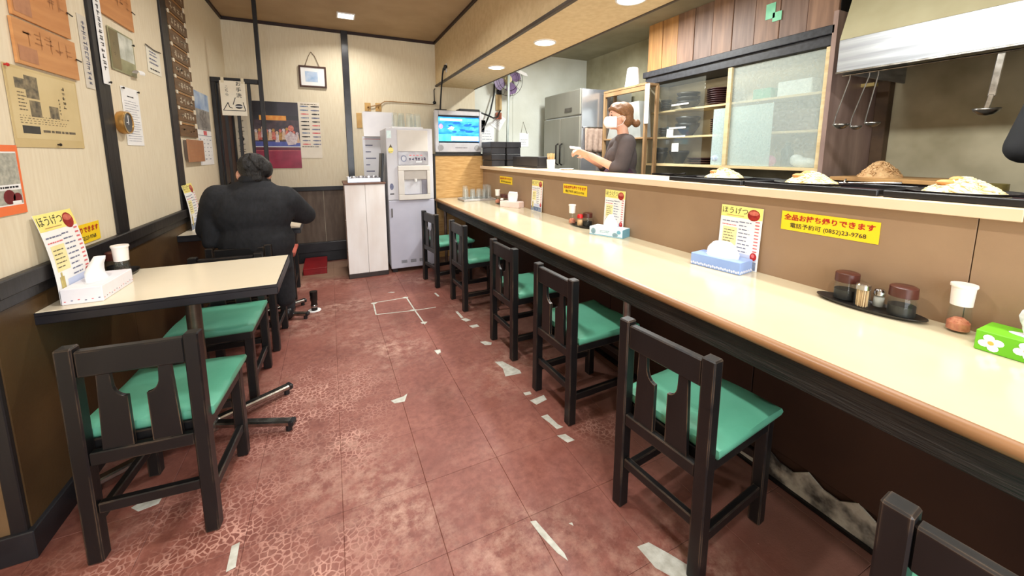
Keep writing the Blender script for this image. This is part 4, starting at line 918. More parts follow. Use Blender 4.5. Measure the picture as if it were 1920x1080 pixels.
dup(mc, (LX + .046, 3.49, .7608), R(90), 'paper menu card on the far table beside the seated man')
mb = menu_card(lean2, 2).build('menu_card', paper, None); mb.location = (1.765, 1.20, .751); mb.rotation_euler = (0, 0, R(-90)); tag(mb, 'paper menu card on tan board behind the light blue tissue box', 'menu', 'paper menu cards')
dup(mb, (1.765, 2.118, .751), R(-90), 'paper menu card on tan board behind the aqua patterned tissue box')
dup(mb, (1.765, 3.235, .751), R(-90), 'paper menu card on tan board standing alone beside the salmon tissue box')

# ---------------------------------------------------------------- tissue boxes
tissm = mat('tissue', (246, 246, 248), (236, 236, 240), 8, .8)
def tissue_box(label, body, loc, rz, decor=None, h=.058, style=0, L=.24, D=.112):
    t = thing('tissue_box', label, 'tissue box', loc, rz, 'tissue boxes')
    MB().box(-L / 2, L / 2, -D / 2, D / 2, 0, h, .002).build('carton', body, t)
    if decor: decor(t, h, L, D)
    b = MB(); n = 12; rows = []
    for k in range(7):
        v = k / 6; row = []
        for i in range(n):
            a = 2 * math.pi * i / n
            if style == 0: ru, rw, z = .055 * (1 - .75 * v ** 1.5), .024 * (1 - .3 * v), h + .085 * v
            elif style == 1: ru, rw, z = .075 * math.cos(v * 1.35), .036 * math.cos(v * 1.2), h + .075 * math.sin(v * 1.5)
            else: ru, rw, z = .05 * (1 + .25 * math.sin(v * 3)), .013 * (1 + .3 * math.sin(5 * v)), h + .10 * v
            wob = 1 + .13 * math.sin(3 * a + 5 * v + style)
            row.append(b.bm.verts.new((ru * wob * math.cos(a) + .012 * v, rw * wob * math.sin(a) + .008 * math.sin(4 * v), z)))
        rows.append(row)
    for p, q in zip(rows, rows[1:]):
        for i in range(n): b.bm.faces.new((p[i], p[(i + 1) % n], q[(i + 1) % n], q[i]))
    b.bm.faces.new(rows[-1]); b.build('tissue', tissm, t, True)
    MB().lathe([(0, h + .0005), (.075, h + .0005), (.075, h + .0012), (0, h + .0012)], 20, sy=.36).build('slot_film', mat('slot_film', (232, 232, 236), (222, 222, 228), 8, .3), t)
    return t
def lace(t, h, L, D):
    m = mat('white_lace_print', (232, 236, 250), (222, 228, 246), 60, .5); s = Sheet(L, h)
    for k in range(24): s.disc(.006 + (L - .012) * k / 23, .010 + .003 * (k % 2), .0045, .006, m, .0004, 8)
    s.print_mesh(t).location = (0, -D / 2 - .0002, 0)
    s = Sheet(D, h)
    for k in range(11): s.disc(.006 + (D - .012) * k / 10, .010 + .003 * (k % 2), .0045, .006, m, .0004, 8)
    o = s.print_mesh(t); o.location = (L / 2 + .0002, 0, 0); o.rotation_euler = (0, 0, R(90))
    s = Sheet(D, h)
    for k in range(11): s.disc(.006 + (D - .012) * k / 10, .010 + .003 * (k % 2), .0045, .006, m, .0004, 8)
    o = s.print_mesh(t); o.location = (-L / 2 - .0002, 0, 0); o.rotation_euler = (0, 0, R(-90))
def dots(t, h, L, D):
    s = Sheet(L, h)
    for k in range(13): s.disc(.01 + (L - .02) * k / 12, .012 + .002 * (k % 3), .0035, .002, (pinkink, greyink)[k % 2], .0004, 6)
    s.print_mesh(t).location = (0, -D / 2 - .0002, 0)
    s = Sheet(D, h)
    for k in range(6): s.disc(.01 + (D - .02) * k / 5, .012 + .002 * (k % 3), .0035, .002, (pinkink, greyink)[k % 2], .0004, 6)
    o = s.print_mesh(t); o.location = (L / 2 + .0002, 0, 0); o.rotation_euler = (0, 0, R(90))
    o2 = o.copy(); COL.objects.link(o2); o2.parent = t; o2.location = (-L / 2 - .0002, 0, 0); o2.rotation_euler = (0, 0, R(-90))
def aqua(t, h, L, D):
    m = mat('aqua_end', (122, 178, 198), (108, 164, 188), 9, .5); m2 = mat('grey_teal_print', (150, 176, 184), (120, 150, 164), 30, .5)
    MB().box(L / 2, L / 2 + .0008, -D / 2 + .001, D / 2 - .001, .001, h - .001).build('end_panel', m, t)
    s = Sheet(L, h); s.dashes(.08, .025, .15, .045, 2, m2, .3, 3); s.disc(.03, .03, .018, .02, m2, .0004); s.disc(.19, .02, .02, .014, m2, .0004); s.disc(.215, .04, .014, .012, m, .0004); s.rect(.0, .004, L, .009, m, .0003)
    s.print_mesh(t).location = (0, -D / 2 - .0002, 0)
def daisy(t, h, L, D):
    s = Sheet(L, h); yc = mat('daisy_centre', (232, 196, 96), (220, 180, 80), 30, .5)
    for k in range(4):
        cu, cv = .03 + .062 * k, .028 + .004 * (k % 2)
        for a in range(4): s.disc(cu + .0135 * math.cos(R(90 * a + 20)), cv + .0135 * math.sin(R(90 * a + 20)), .011, .010, paper, .0004 + .0001 * a, 10)
        s.disc(cu, cv, .006, .006, yc, .0012, 8)
    s.print_mesh(t).location = (0, -D / 2 - .0002, 0)
tissue_box('white tissue box with tiny flower marks on the wall table', mat('white_carton', (240, 238, 242), (232, 230, 236), 9, .5), (-.842, 2.0, .7605), R(90), dots, style=0)
tissue_box('light blue tissue box with white lace print on the counter', mat('light_blue_carton', (150, 176, 226), (138, 166, 220), 6, .5), (1.694, 1.225, .7505), R(-82), lace, style=1)
tissue_box('white and aqua patterned tissue box beside the red capped shaker', mat('white_aqua_carton', (222, 236, 240), (204, 226, 234), 14, .5), (1.688, 2.05, .7505), R(-66), aqua, style=0)
tissue_box('salmon tinted white tissue box on the counter near the glasses', mat('salmon_white_carton', (248, 228, 220), (242, 212, 202), 5, .5), (1.70, 3.62, .7505), R(-60), None, style=2)
tissue_box('bright green tissue box with white daisies cut by the picture edge', mat('bright_green_carton', (110, 190, 36), (98, 178, 28), 6, .45), (1.688, .262, .7505), R(-90), daisy, style=2)

# ---------------------------------------------------------------- condiments
browncap = mat('dark_brown_cap', (84, 44, 36), (66, 34, 28), 14, .3); soy = mat('soy_sauce', (20, 16, 11), (14, 10, 8), 6, .6); flakes = mat('pink_salt_flakes', (226, 150, 116), (198, 108, 84), 60, .7); whitecap = mat('white_cap', (246, 238, 230), (238, 230, 222), 9, .4)
sticks = mat('toothpick_wood', (232, 198, 152), (212, 172, 120), 30, .7, stretch=(30, 30, 1)); chromecap = mat('chrome_cap', (206, 204, 202), (160, 158, 156), 12, .18, 1.0)
def soy_jar(loc, label, sc=1.0):
    t = thing('sauce_jar', label, 'jar', loc, 0, 'brown lidded sauce jars'); t.scale = (sc, sc, sc)
    MB().lathe([(0, 0), (.034, 0), (.038, .006), (.038, .05), (.033, .066), (.033, .072), (.030, .072), (.030, .064), (.0352, .049), (.0352, .006), (0, .004)], 24).build('glass_body', jarglass, t, True, auto=50)
    MB().lathe([(0, .0045), (.0348, .0065), (.0348, .04), (0, .04)], 24).build('sauce', soy, t, True, auto=50)
    MB().lathe([(.0, .106), (.030, .106), (.036, .102), (.037, .07), (.0335, .07), (.0335, .074), (0, .074)], 24).build('lid', browncap, t, True, auto=40)
    return t
def mill(loc, label, name='salt_mill'):
    t = thing(name, label, 'salt mill', loc, 0, 'white capped salt mills')
    MB().lathe([(0, 0), (.027, 0), (.029, .005), (.0285, .02), (.024, .088), (.0215, .088), (.026, .02), (.0262, .006), (0, .005)], 22).build('glass_body', jarglass, t, True, auto=50)
    b = MB(); b.lathe([(0, .0055), (.0258, .0065), (.0255, .03), (.012, .043), (0, .04)], 22); 
    rnd = random.Random(2)
    for k in range(26):
        a = rnd.random() * 6.28; r = .020 * rnd.random() ** .5; b.box(-.0035, .0035, -.003, .003, -.0025, .0025, 0, Matrix.Translation((r * math.cos(a), r * math.sin(a), .041 - r * .4)) @ Matrix.Rotation(a * 3, 4, 'X'))
    o = b.build('salt', flakes, t); o['kind'] = 'stuff'
    MB().lathe([(0, .152), (.029, .152), (.030, .147), (.029, .143), (.0265, .143), (.0245, .085), (0, .085)], 22).build('cap', whitecap, t, True, auto=40)
    return t
def oval_tray(loc, rz, label, L=.155, D=.062):
    o = MB().lathe([(0, 0), (.85, 0), (1.0, .010), (1.0, .013), (.95, .012), (.84, .004), (0, .004)], 40, Matrix.Diagonal((L, D, 1, 1))).build('condiment_tray', mat('black_lacquer_tray', (46, 42, 40), (34, 31, 30), 40, .3), None, True, auto=40)
    o.location = loc; o.rotation_euler = (0, 0, rz); return tag(o, label, 'tray', 'oval condiment trays')
def toothpicks(loc, label):
    t = thing('toothpick_holder', label, 'toothpick holder', loc)
    MB().lathe([(0, 0), (.021, 0), (.0235, .01), (.021, .07), (.0195, .07), (.0215, .01), (0, .004)], 20).build('glass_body', jarglass, t, True, auto=50)
    b = MB()
    for k in range(34):
        a = k * 2.4; r = .0165 * ((k + .5) / 34) ** .5; b.tube([(r * math.cos(a), r * math.sin(a), .006), (r * 1.02 * math.cos(a + .1), r * 1.02 * math.sin(a + .1), .066)], .0013, 5)
    o = b.build('toothpicks', sticks, t); o['kind'] = 'stuff'
    MB().lathe([(0, .088), (.017, .088), (.021, .084), (.0215, .068), (0, .068)], 20).build('cap', chromecap, t, True, auto=40)
def shaker(loc, label, capm=chromecap, fill=None, sc=1.0):
    t = thing('shaker', label, 'shaker', loc); t.scale = (sc,) * 3
    MB().lathe([(0, 0), (.016, 0), (.0175, .005), (.0155, .05), (.014, .05), (.016, .006), (0, .004)], 18).build('glass_body', jarglass, t, True, auto=50)
    if fill: MB().lathe([(0, .0045), (.0155, .007), (.0145, .04), (0, .042)], 16).build('filling', fill, t, True)
    MB().lathe([(0, .070), (.012, .069), (.0165, .062), (.0168, .048), (0, .048)], 18).build('cap', capm, t, True, auto=40)
oval_tray((1.718, .66, .7505), R(90 + 3), 'black oval tray with two brown lidded jars on the counter')
Z = .7550
soy_jar((1.735, .735, Z), 'brown lidded sauce jar on oval tray next to the toothpick holder, behind it')
toothpicks((1.693, .668, Z), 'glass toothpick holder with chrome cap between two sauce jars')
shaker((1.743, .640, Z), 'small chrome capped glass shaker behind the toothpick holder', chromecap, mat('white_salt', (226, 222, 216), (210, 206, 200), 30, .7))
soy_jar((1.722, .572, Z), 'brown lidded sauce jar on oval tray facing the pink salt mill')
mill((1.748, .447, .7505), 'white capped glass mill of pink salt beside the green tissue box')
oval_tray((1.72, 2.405, .7505), R(90), 'black oval tray under the red capped shaker', .14, .06)
mill((1.70, 2.515, .7545), 'white capped pink salt mill beside the red capped shaker')
shaker((1.683, 2.385, Z), 'red capped glass shaker on the counter', mat('red_cap', (200, 36, 34), (180, 28, 28), 9, .3), mat('tan_spice', (220, 176, 130), (200, 150, 104), 40, .7), 1.35)
soy_jar((1.733, 2.36, Z), 'brown lidded sauce jar beside the red capped shaker')
oval_tray((1.70, 3.86, .7505), R(90), 'dark oval tray behind the salmon tissue box', .13, .06)
mill((1.665, 3.93, .7545), 'white capped mill standing closest to the tray of glasses')
soy_jar((1.71, 3.87, Z), 'brown lidded sauce jar behind the salmon tissue box')
soy_jar((1.72, 3.785, Z), 'brown lidded sauce jar tucked against the salmon tissue box')
shaker((1.66, 3.80, Z), 'small white shaker in front of the jars near the glasses', whitecap, MATS['white_salt'])
oval_tray((-.878, 2.27, .7605), R(88), 'dark oval tray behind the white tissue box on wall table', .10, .055)
mill((-.835, 2.175, .7605), 'white capped mill beside the white tissue box on wall table')
soy_jar((-.885, 2.262, .7650), 'brown lidded sauce jar against wainscot on the wall table')

# ---------------------------------------------------------------- kitchen: wall cabinet with planked bulkhead
plankA = mat('reddish_plank', (144, 110, 88), (118, 88, 70), 3, .5, stretch=(9, 9, .8), world=True); plankB = mat('honey_plank', (180, 132, 80), (150, 106, 64), 3, .45, stretch=(9, 9, .8), world=True); plankC = mat('grey_brown_plank', (130, 104, 90), (106, 82, 70), 3, .5, stretch=(9, 9, .8), world=True)
b = MB(); b.box(3.37, 3.69, 1.655, 3.5, 2.2, CZ); bk = struct('wall_bulkhead', b, darkwood)
for k in range(9):
    y1 = 3.5 - .205 * k; MB().box(3.345 + .004 * (k % 2), 3.37, y1 - .203, y1 - .002, 2.212, CZ, .003).build('plank', (plankB, plankB, plankA, plankC, plankA, plankC, plankA, plankC, plankA)[k], bk)
b = MB(); b.box(3.30, 3.69, 1.645, 3.52, 2.15, 2.212, .004); b.box(3.325, 3.69, 1.65, 3.5, 2.075, 2.15, .003); struct('trim_10', b, mat('black_beam', (36, 36, 40), (52, 52, 58), 30, .45, world=True))
for (y, z, w, h) in ((2.14, 2.455, .075, .12), (2.085, 2.40, .07, .07)):
    o = MB().box(3.340, 3.3445, y - w / 2, y + w / 2, z - h / 2, z + h / 2).build('green_tape', mat('mint_tape', (132, 206, 166), (116, 190, 150), 12, .5)); tag(o, 'mint green tape scrap on plank, %s piece' % ('taller' if w > .072 else 'smaller lower'), 'tape', 'mint tape on the planks')

cabw = mat('pale_cabinet_wood', (222, 200, 156), (204, 178, 130), 5, .5, stretch=(6, 1, 6), world=True); cabin = mat('cabinet_lining', (196, 184, 158), (180, 166, 138), 4, .6, world=True)
t = thing('wall_cabinet', 'glass fronted wall cabinet of dark bowls under the planked bulkhead', 'cabinet', (3.34, 2.55, 1.17))
def cab(x0, x1, y0, y1, z0, z1, name, m, bev=.002): return w2l(t, MB().box(x0, x1, y0, y1, z0, z1, bev)).build(name, m, t)
cab(3.66, 3.688, 1.665, 3.49, 1.175, 2.07, 'back_board', cabin); cab(3.345, 3.66, 3.465, 3.49, 1.175, 2.07, 'side', cabin); cab(3.345, 3.66, 1.665, 1.69, 1.175, 2.07, 'side', cabin)
cab(3.33, 3.688, 1.665, 3.49, 1.165, 1.19, 'bottom_board', cabw); cab(3.33, 3.36, 3.45, 3.49, 1.19, 2.07, 'frame_post', cabw); cab(3.33, 3.36, 1.665, 1.70, 1.19, 2.07, 'frame_post', cabw); cab(3.33, 3.36, 2.435, 2.475, 1.19, 2.07, 'frame_post', cabw)
for z in (1.465, 1.75): cab(3.40, 3.66, 1.69, 3.465, z, z + .02, 'shelf', cabw)
cab(3.35, 3.3545, 2.72, 3.33, 1.192, 2.05, 'glass_door', clear_mat('clear_pane', haze=.025, refl=.7))
gr = clear_mat('hazy_pane', haze=.26, hazecol=(.72, .8, .76), rough=.12, nscale=60, refl=.8)
cab(3.352, 3.3565, 1.70, 2.435, 1.192, 2.065, 'glass_door', gr)
cab(3.364, 3.3685, 2.06, 2.62, 1.192, 1.72, 'frosted_sheet', clear_mat('frosted_pane', haze=.5, hazecol=(.62, .76, .75), rough=.3, nscale=70))
for z0, y0, y1 in ((1.80, 2.9, 3.12), (1.56, 2.92, 3.14), (1.47, 2.92, 3.13)):
    cab(3.343, 3.35, y0, y1, z0, z0 + .018, 'grip_strip', white)
for z0, y0 in ((1.475, 3.08), (1.32, 3.0)): cab(3.348, 3.35, y0, y0 + .09, z0, z0 + .09, 'price_note', paper)
bowlm = mat('black_bowl', (40, 36, 36), (30, 27, 28), 9, .35); redbowl = mat('dark_red_tray', (72, 40, 40), (52, 30, 32), 9, .4)
bowl = MB().lathe([(0, 0), (.04, 0), (.045, .012), (.085, .06), (.088, .075), (.083, .075), (.078, .058), (.04, .018), (0, .016)], 20).mesh('bowl'); bowl.materials.append(bowlm); bowl.polygons.foreach_set('use_smooth', [True] * len(bowl.polygons))
flat = MB().lathe([(0, 0), (.07, 0), (.10, .014), (.104, .02), (.098, .02), (.07, .008), (0, .006)], 20).mesh('plate'); flat.materials.append(redbowl); flat.polygons.foreach_set('use_smooth', [True] * len(flat.polygons))
def stack(me, nm, x, y, z, n, dz, label, sc=(1, 1, 1)):
    for k in range(n):
        o = bpy.data.objects.new(nm, me); COL.objects.link(o); o.location = (x, y, z + dz * k); o.scale = sc; tag(o, label if n == 1 else label + ', ' + ['lowest', 'second', 'third', 'fourth', 'fifth', 'sixth', 'seventh', 'eighth'][k] + ('' if k == 0 else ' up'), 'bowl' if me is bowl else 'plate', 'stacked dishes in the wall cabinet')
s1, s2, s3 = 1.1905, 1.4855, 1.7705
stack(bowl, 'black_bowl', 3.52, 3.36, s3, 4, .026, 'small black bowl in the stack on upper shelf by cabinet end', (.7, .7, .7))
stack(bowl, 'black_bowl', 3.52, 3.06, s3, 3, .045, 'wide black bowl stacked on upper shelf behind clear pane', (1.35, 1.35, 1.1))
stack(flat, 'dark_plate', 3.52, 2.68, s3, 8, .02, 'dark plate in the tall pile on upper shelf beside the divider', (1.2, 1.2, 1))
stack(bowl, 'black_bowl', 3.52, 3.37, s2, 3, .028, 'small black bowl in the stack on middle shelf by cabinet end', (.65, .65, .7))
stack(bowl, 'black_bowl', 3.52, 3.05, s2, 2, .07, 'big black bowl on middle shelf behind the paper notes', (1.4, 1.4, 1.8))
stack(flat, 'dark_plate', 3.52, 2.63, s2, 8, .019, 'dark red plate in the pile on middle shelf beside the divider', (1.1, 1.1, 1))
stack(bowl, 'black_bowl', 3.48, 3.36, s1, 2, .05, 'tall black bowl on cabinet floor at its end', (.85, .85, 1.7))
stack(bowl, 'black_bowl', 3.52, 3.14, s1, 1, .05, 'single black bowl on cabinet floor behind clear pane', (1.2, 1.2, 1.9))
stack(flat, 'dark_plate', 3.50, 2.85, s1, 3, .022, 'low dark plate on cabinet floor mid pile', (1.25, 1.25, 1.2))
o = MB().lathe([(0, 0), (.04, 0), (.07, .04), (.078, .075), (.06, .1), (.02, .115), (0, .115)], 18).build('patterned_bowl', mat('blue_white_china', (206, 216, 226), (140, 160, 190), 30, .3), None, True); o.location = (3.43, 2.575, s1); tag(o, 'blue and white china bowl on cabinet floor beside the divider', 'bowl')
o = MB().box(-.06, .06, -.08, .08, 0, .09, .006).build('green_carton', mat('sea_green_carton', (78, 158, 124), (66, 140, 108), 9, .5)); o.location = (3.50, 2.22, s3); tag(o, 'sea green carton on upper shelf behind hazy glass', 'carton')
o = MB().box(-.06, .06, -.13, .13, 0, .12, .006).build('white_basket', mat('white_plastic_basket', (222, 226, 224), (206, 212, 210), 30, .5)); o.location = (3.50, 1.96, s3); tag(o, 'white plastic basket on upper shelf behind hazy glass', 'basket')
o = MB().box(-.07, .07, -.28, .28, 0, .17, .008).build('brown_box', mat('brown_grey_box', (108, 92, 82), (90, 76, 68), 9, .5)); o.location = (3.52, 2.06, s2); tag(o, 'long brown grey box on middle shelf behind hazy glass', 'box')
for y, m, lab in ((2.10, mat('pink_pouch', (236, 150, 186), (222, 120, 164), 12, .5), 'bright pink pouch on cabinet floor behind hazy glass'), (2.20, mat('pale_pink_pouch', (236, 186, 186), (226, 168, 170), 12, .5), 'pale pink pouch on cabinet floor behind hazy glass')):
    o = blob(lambda b: (b.ball((0, 0, .05), (.04, .055, .05)), b.ball((0, .02, .07), (.03, .04, .035))), 'pouch', m, .012, 2); o.location = (3.44, y, s1 - .003); tag(o, lab, 'pouch', 'pouches in the wall cabinet')
o = blob(lambda b: (b.ball((0, 0, .04), (.05, .11, .042)), b.ball((0, .06, .07), (.035, .05, .04))), 'plastic_bag', mat('white_bag', (230, 232, 230), (206, 210, 208), 12, .4), .014, 2); o.location = (3.46, 1.84, s1 - .003); tag(o, 'crumpled white plastic bag on cabinet floor behind hazy glass', 'bag')
o = MB().lathe([(0, 0), (.045, 0), (.045, .14), (.02, .17), (.02, .2), (0, .2)], 16).build('dark_bottle', mat('dark_green_bottle', (52, 66, 60), (40, 52, 48), 9, .3), None, True, auto=40); o.location = (3.47, 2.02 - .04, s1); tag(o, 'dark green bottle on cabinet floor behind hazy glass', 'bottle')

# ---------------------------------------------------------------- hood, cooking side
steel = mat('brushed_steel', (172, 174, 177), (140, 142, 146), 5, .42, .6, stretch=(1, .3, 6), rvar=.1, world=True)
t = thing('range_hood', 'wide brushed steel range hood over the cooking side', 'range hood', (3.1, .3, 1.83))
def hd(x0, x1, y0, y1, z0, z1, name, m, bev=.002): return w2l(t, MB().box(x0, x1, y0, y1, z0, z1, bev)).build(name, m, t)
hd(3.1, 3.115, -.9, 1.51, 1.832, 2.04, 'front_panel', steel); hd(3.095, 3.118, -.9, 1.512, 1.826, 1.838, 'front_lip', chrome)
hd(3.115, 4.02, 1.495, 1.51, 1.832, 2.04, 'side_panel', steel); hd(3.115, 4.02, -.9, 1.495, 2.0, 2.04, 'inner_top', mat('hood_inner_black', (24, 22, 20), (16, 15, 14), 8, .7)); hd(3.116, 3.13, -.9, 1.495, 1.84, 2.0, 'inner_face', MATS['hood_inner_black'])  # inside faces of the hood coloured near black
b = MB(); b.prism([(3.1, 2.04), (4.02, 2.04), (4.02, CZ), (3.34, CZ)], -.9, 1.51); w2l(t, b).build('sloped_cowl', mat('greasy_cream_cowl', (164, 156, 126), (144, 134, 102), 2.5, .45, .1, world=True), t)
b = MB(); b.tube([(3.14, -.5, 1.815), (3.14, 1.49, 1.815)], .006, 8); w2l(t, b).build('hanging_rail', chrome, t)
lad = mat('ladle_steel', (150, 146, 140), (116, 112, 106), 12, .3, .9)
def ladle(y, zc, r, h, label, wide=False, tilt=0.0):
    t = thing('ladle', label, 'ladle', (3.14, y, zc), 0, 'ladles hanging from the hood')
    MB().lathe([(0, -r * .75), (r * .55, -r * .6), (r * .9, -r * .25), (r, 0), (r * .95, 0), (r * .84, -r * .22), (r * .5, -r * .53), (0, -r * .68)], 18).build('cup', lad, t, True)
    b = MB()
    if wide: b.bar((0, 0.0, .0), (0, -.01, .07), .012, .02, .002); b.bar((0, -.01, .06), (0, -.022, h), .008, .03, .003)
    else: b.tube([(0, r * .95, -.005), (0, r * .8, .05), (0, -.02 + tilt, h - .02), (0, -.02 + tilt, h), (.006, -.02 + tilt, h + .01)], .0035, 7)
    b.build('handle', chrome if wide else lad, t); return t
ladle(1.468, 1.498, .046, .31, 'ladle under the hood hanging closest to the wall cabinet'); ladle(1.385, 1.48, .034, .33, 'small shiny ladle hanging between two other ladles', tilt=-.02); ladle(1.30, 1.498, .042, .31, 'ladle hanging in front of the rusty corner post', tilt=.02)
ladle(.828, 1.535, .052, .275, 'large flat handled ladle hanging alone from the hood', True)
b = MB(); b.box(-.06, 0, -.05, .05, 0, .025); o = b.build('hood_bracket', mat('brass_bracket', (214, 194, 130), (190, 168, 104), 9, .35, .4)); o.location = (3.30, 1.36, 1.76); 
tag(o, 'small brass coloured lamp plate under the hood corner', 'bracket')
o.location = (3.76, 1.60, 1.80)

t = thing('stove', 'dark steel stove along the cooking wall behind the ledge', 'stove', (3.5, .7, .13))
MB().box(-.32, .5, -1.4, .88, 0, .86, .006).build('body', mat('dark_stove', (52, 46, 44), (36, 32, 31), 6, .4, .5), t)
MB().box(-.3, .1, .29, .80, .86, .985, .006).build('griddle', mat('griddle_black', (34, 29, 32), (26, 22, 24), 9, .4, .4), t)
MB().box(-.25, .08, -.5, .2, .86, .93, .006).build('burner', darkmetal, t)
o = MB().box(-.27, .2, -.27, .27, 0, .025, .003).build('noodle_board', mat('scorched_board', (190, 146, 92), (142, 104, 64), 6, .5)); o.location = (3.46, 1.255, 1.1155); tag(o, 'scorched wooden board on the griddle carrying brown noodles', 'board')
def mound(b, R0, h, seed, n, strand, L=.05):
    rnd = random.Random(seed); nn = 18; rows = [[b.bm.verts.new((0, 0, h))]]
    for i in range(1, 7):
        v = i / 6; rows.append([b.bm.verts.new((R0 * v * (1 + .1 * rnd.random()) * math.cos(2 * math.pi * k / nn), R0 * v * (1 + .1 * rnd.random()) * math.sin(2 * math.pi * k / nn), max(0, h * (1 - v ** 1.6) + h * .12 * (rnd.random() - .5)) if i < 6 else 0)) for k in range(nn)])
    for k in range(nn): b.bm.faces.new((rows[0][0], rows[1][k], rows[1][(k + 1) % nn]))
    for p, q in zip(rows[1:], rows[2:]):
        for k in range(nn): b.bm.faces.new((p[k], q[k], q[(k + 1) % nn], p[(k + 1) % nn]))
    for k in range(n):
        a = rnd.random() * 6.28; v = rnd.random() ** .6 * .97; p = Vector((R0 * v * math.cos(a), R0 * v * math.sin(a), h * (1 - v ** 1.6) + .002))
        slope = -h * 1.6 * v ** .6 / R0; th = a + rnd.uniform(-2.2, 2.2); d = Vector((math.cos(th), math.sin(th), slope * math.cos(th - a) + rnd.uniform(-.05, .22))).normalized() * L * rnd.uniform(.5, 1); q = Vector((rnd.uniform(-1, 1), rnd.uniform(-1, 1), .25)) * L * .15
        s0 = p - d * .4; s0.z = max(s0.z, .003); e = p + d * .5; e.z = max(e.z, .003); b.tube([s0, p + q, e], strand, 5)
    return b
b = mound(MB(), .115, .105, 3, 240, .0034, .05); o = b.build('noodle_heap', mat('brown_noodles', (208, 170, 122), (178, 136, 90), 30, .5), None, True); o.location = (3.40, 1.33, 1.1405); o['kind'] = 'stuff'; tag(o, 'heap of brown noodles on the scorched board', 'noodles')
o = MB().lathe([(0, 0), (.06, 0), (.06, .07), (.056, .07), (.056, .006), (0, .006)], 18).build('sauce_pot', mat('tarnished_pot', (176, 164, 104), (140, 128, 76), 9, .35, .6), None, True, auto=40); o.location = (3.42, .83, 1.0605); tag(o, 'tarnished small pot at the end of the griddle', 'pot')

# worktop under the cabinet with dark pans
t = thing('kitchen_worktop', 'dark kitchen worktop under the wall cabinet', 'worktop', (3.35, 2.5, .13)); MB().box(-.3, .33, -.83, 1.0, 0, .86, .004).build('base', mat('dark_steel_base', (66, 62, 60), (48, 45, 44), 6, .45, .4), t); MB().box(-.32, .335, -.84, 1.02, .86, .89, .004).build('top', mat('dull_steel_top', (110, 102, 96), (84, 78, 74), 8, .4, .5), t)
for y, r, lab in ((3.05, .13, 'dark pan on worktop behind the woman'), (2.6, .14, 'dark pan on worktop under the cabinet divider'), (2.15, .12, 'dark pan on worktop under the hazy glass door')):
    b = MB(); b.lathe([(0, 0), (r * .8, 0), (r, .07), (r * .96, .07), (r * .77, .006), (0, .006)], 20); b.bar((0, -r, .06), (-.02, -r - .16, .085), .022, .012, .003); o = b.build('pan', mat('dark_pan', (44, 39, 36), (32, 28, 27), 9, .4, .5), None, True, auto=40); o.location = (3.22, y, 1.0205); tag(o, lab, 'pan', 'pans on the kitchen worktop')

# ---------------------------------------------------------------- trays of sprouts on the ledge
trm = mat('black_red_tray', (62, 34, 36), (50, 28, 30), 9, .35); spr = mat('bean_sprouts', (246, 236, 200), (232, 210, 150), 30, .5); egg = mat('orange_topping', (224, 158, 92), (206, 130, 70), 20, .5)
for k, (y0, y1, my, lab) in enumerate(((1.215, 1.655, 1.43, 'tray on the ledge closest to the woman'), (.70, 1.20, 1.005, 'middle tray on the ledge'), (.185, .685, .54, 'tray on the ledge above the sauce jars'))):
    t = thing('serving_tray', 'black rimmed ' + lab, 'tray', (1.95, (y0 + y1) / 2, 1.1465), 0, 'serving trays on the ledge'); h = (y1 - y0) / 2
    MB().box(-.155, .155, -h + .006, h - .006, 0, .006, .002).build('base', trm, t)
    b = MB(); b.box(-.165, -.155, -h, h, 0, .024, .003); b.box(.155, .165, -h, h, 0, .024, .003); b.box(-.155, .155, -h, -h + .01, 0, .024, .003); b.box(-.155, .155, h - .01, h, 0, .024, .003); b.build('rim', blackplastic, t)
    o = MB().lathe([(0, 0), (.08, 0), (.12, .014), (.137, .018), (.137, .021), (.118, .018), (.08, .005), (0, .005)], 28).build('plate', bowlm, None, True); o.location = (1.955, my, 1.1535); tag(o, 'round black plate of bean sprouts on ' + lab[lab.index('tray') - (7 if k == 1 else 0):].replace('tray on the ledge', 'the tray'), 'plate', 'plates of sprouts')
    b = mound(MB(), .10, .058, 10 + k, 190, .0026, .034); b.cur = 1; b.ball((-.01, .012, .052), (.022, .022, .012), 10); b.ball((-.04, .03, .042), (.02, .026, .011), 10)
    o = b.build('sprout_heap', [spr, egg], None, True); o.location = (1.955, my, 1.1595); o['kind'] = 'stuff'; tag(o, 'heap of pale bean sprouts ' + ('by the woman', 'in the middle of the ledge', 'above the sauce jars')[k], 'food', 'heaps of bean sprouts')
b = MB(); b.tube([(0, .12, .004), (0, 0, .012), (.0, -.06, .016)], .004, 7); b.tube([(-.02, .1, .01), (.02, .105, .02)], .003, 6); o = b.build('steel_tongs', chrome, None, True); o.location = (1.87, .73, 1.178); o.rotation_euler = (0, 0, R(10)); tag(o, 'thin steel tongs lying across the tray rims', 'tongs')

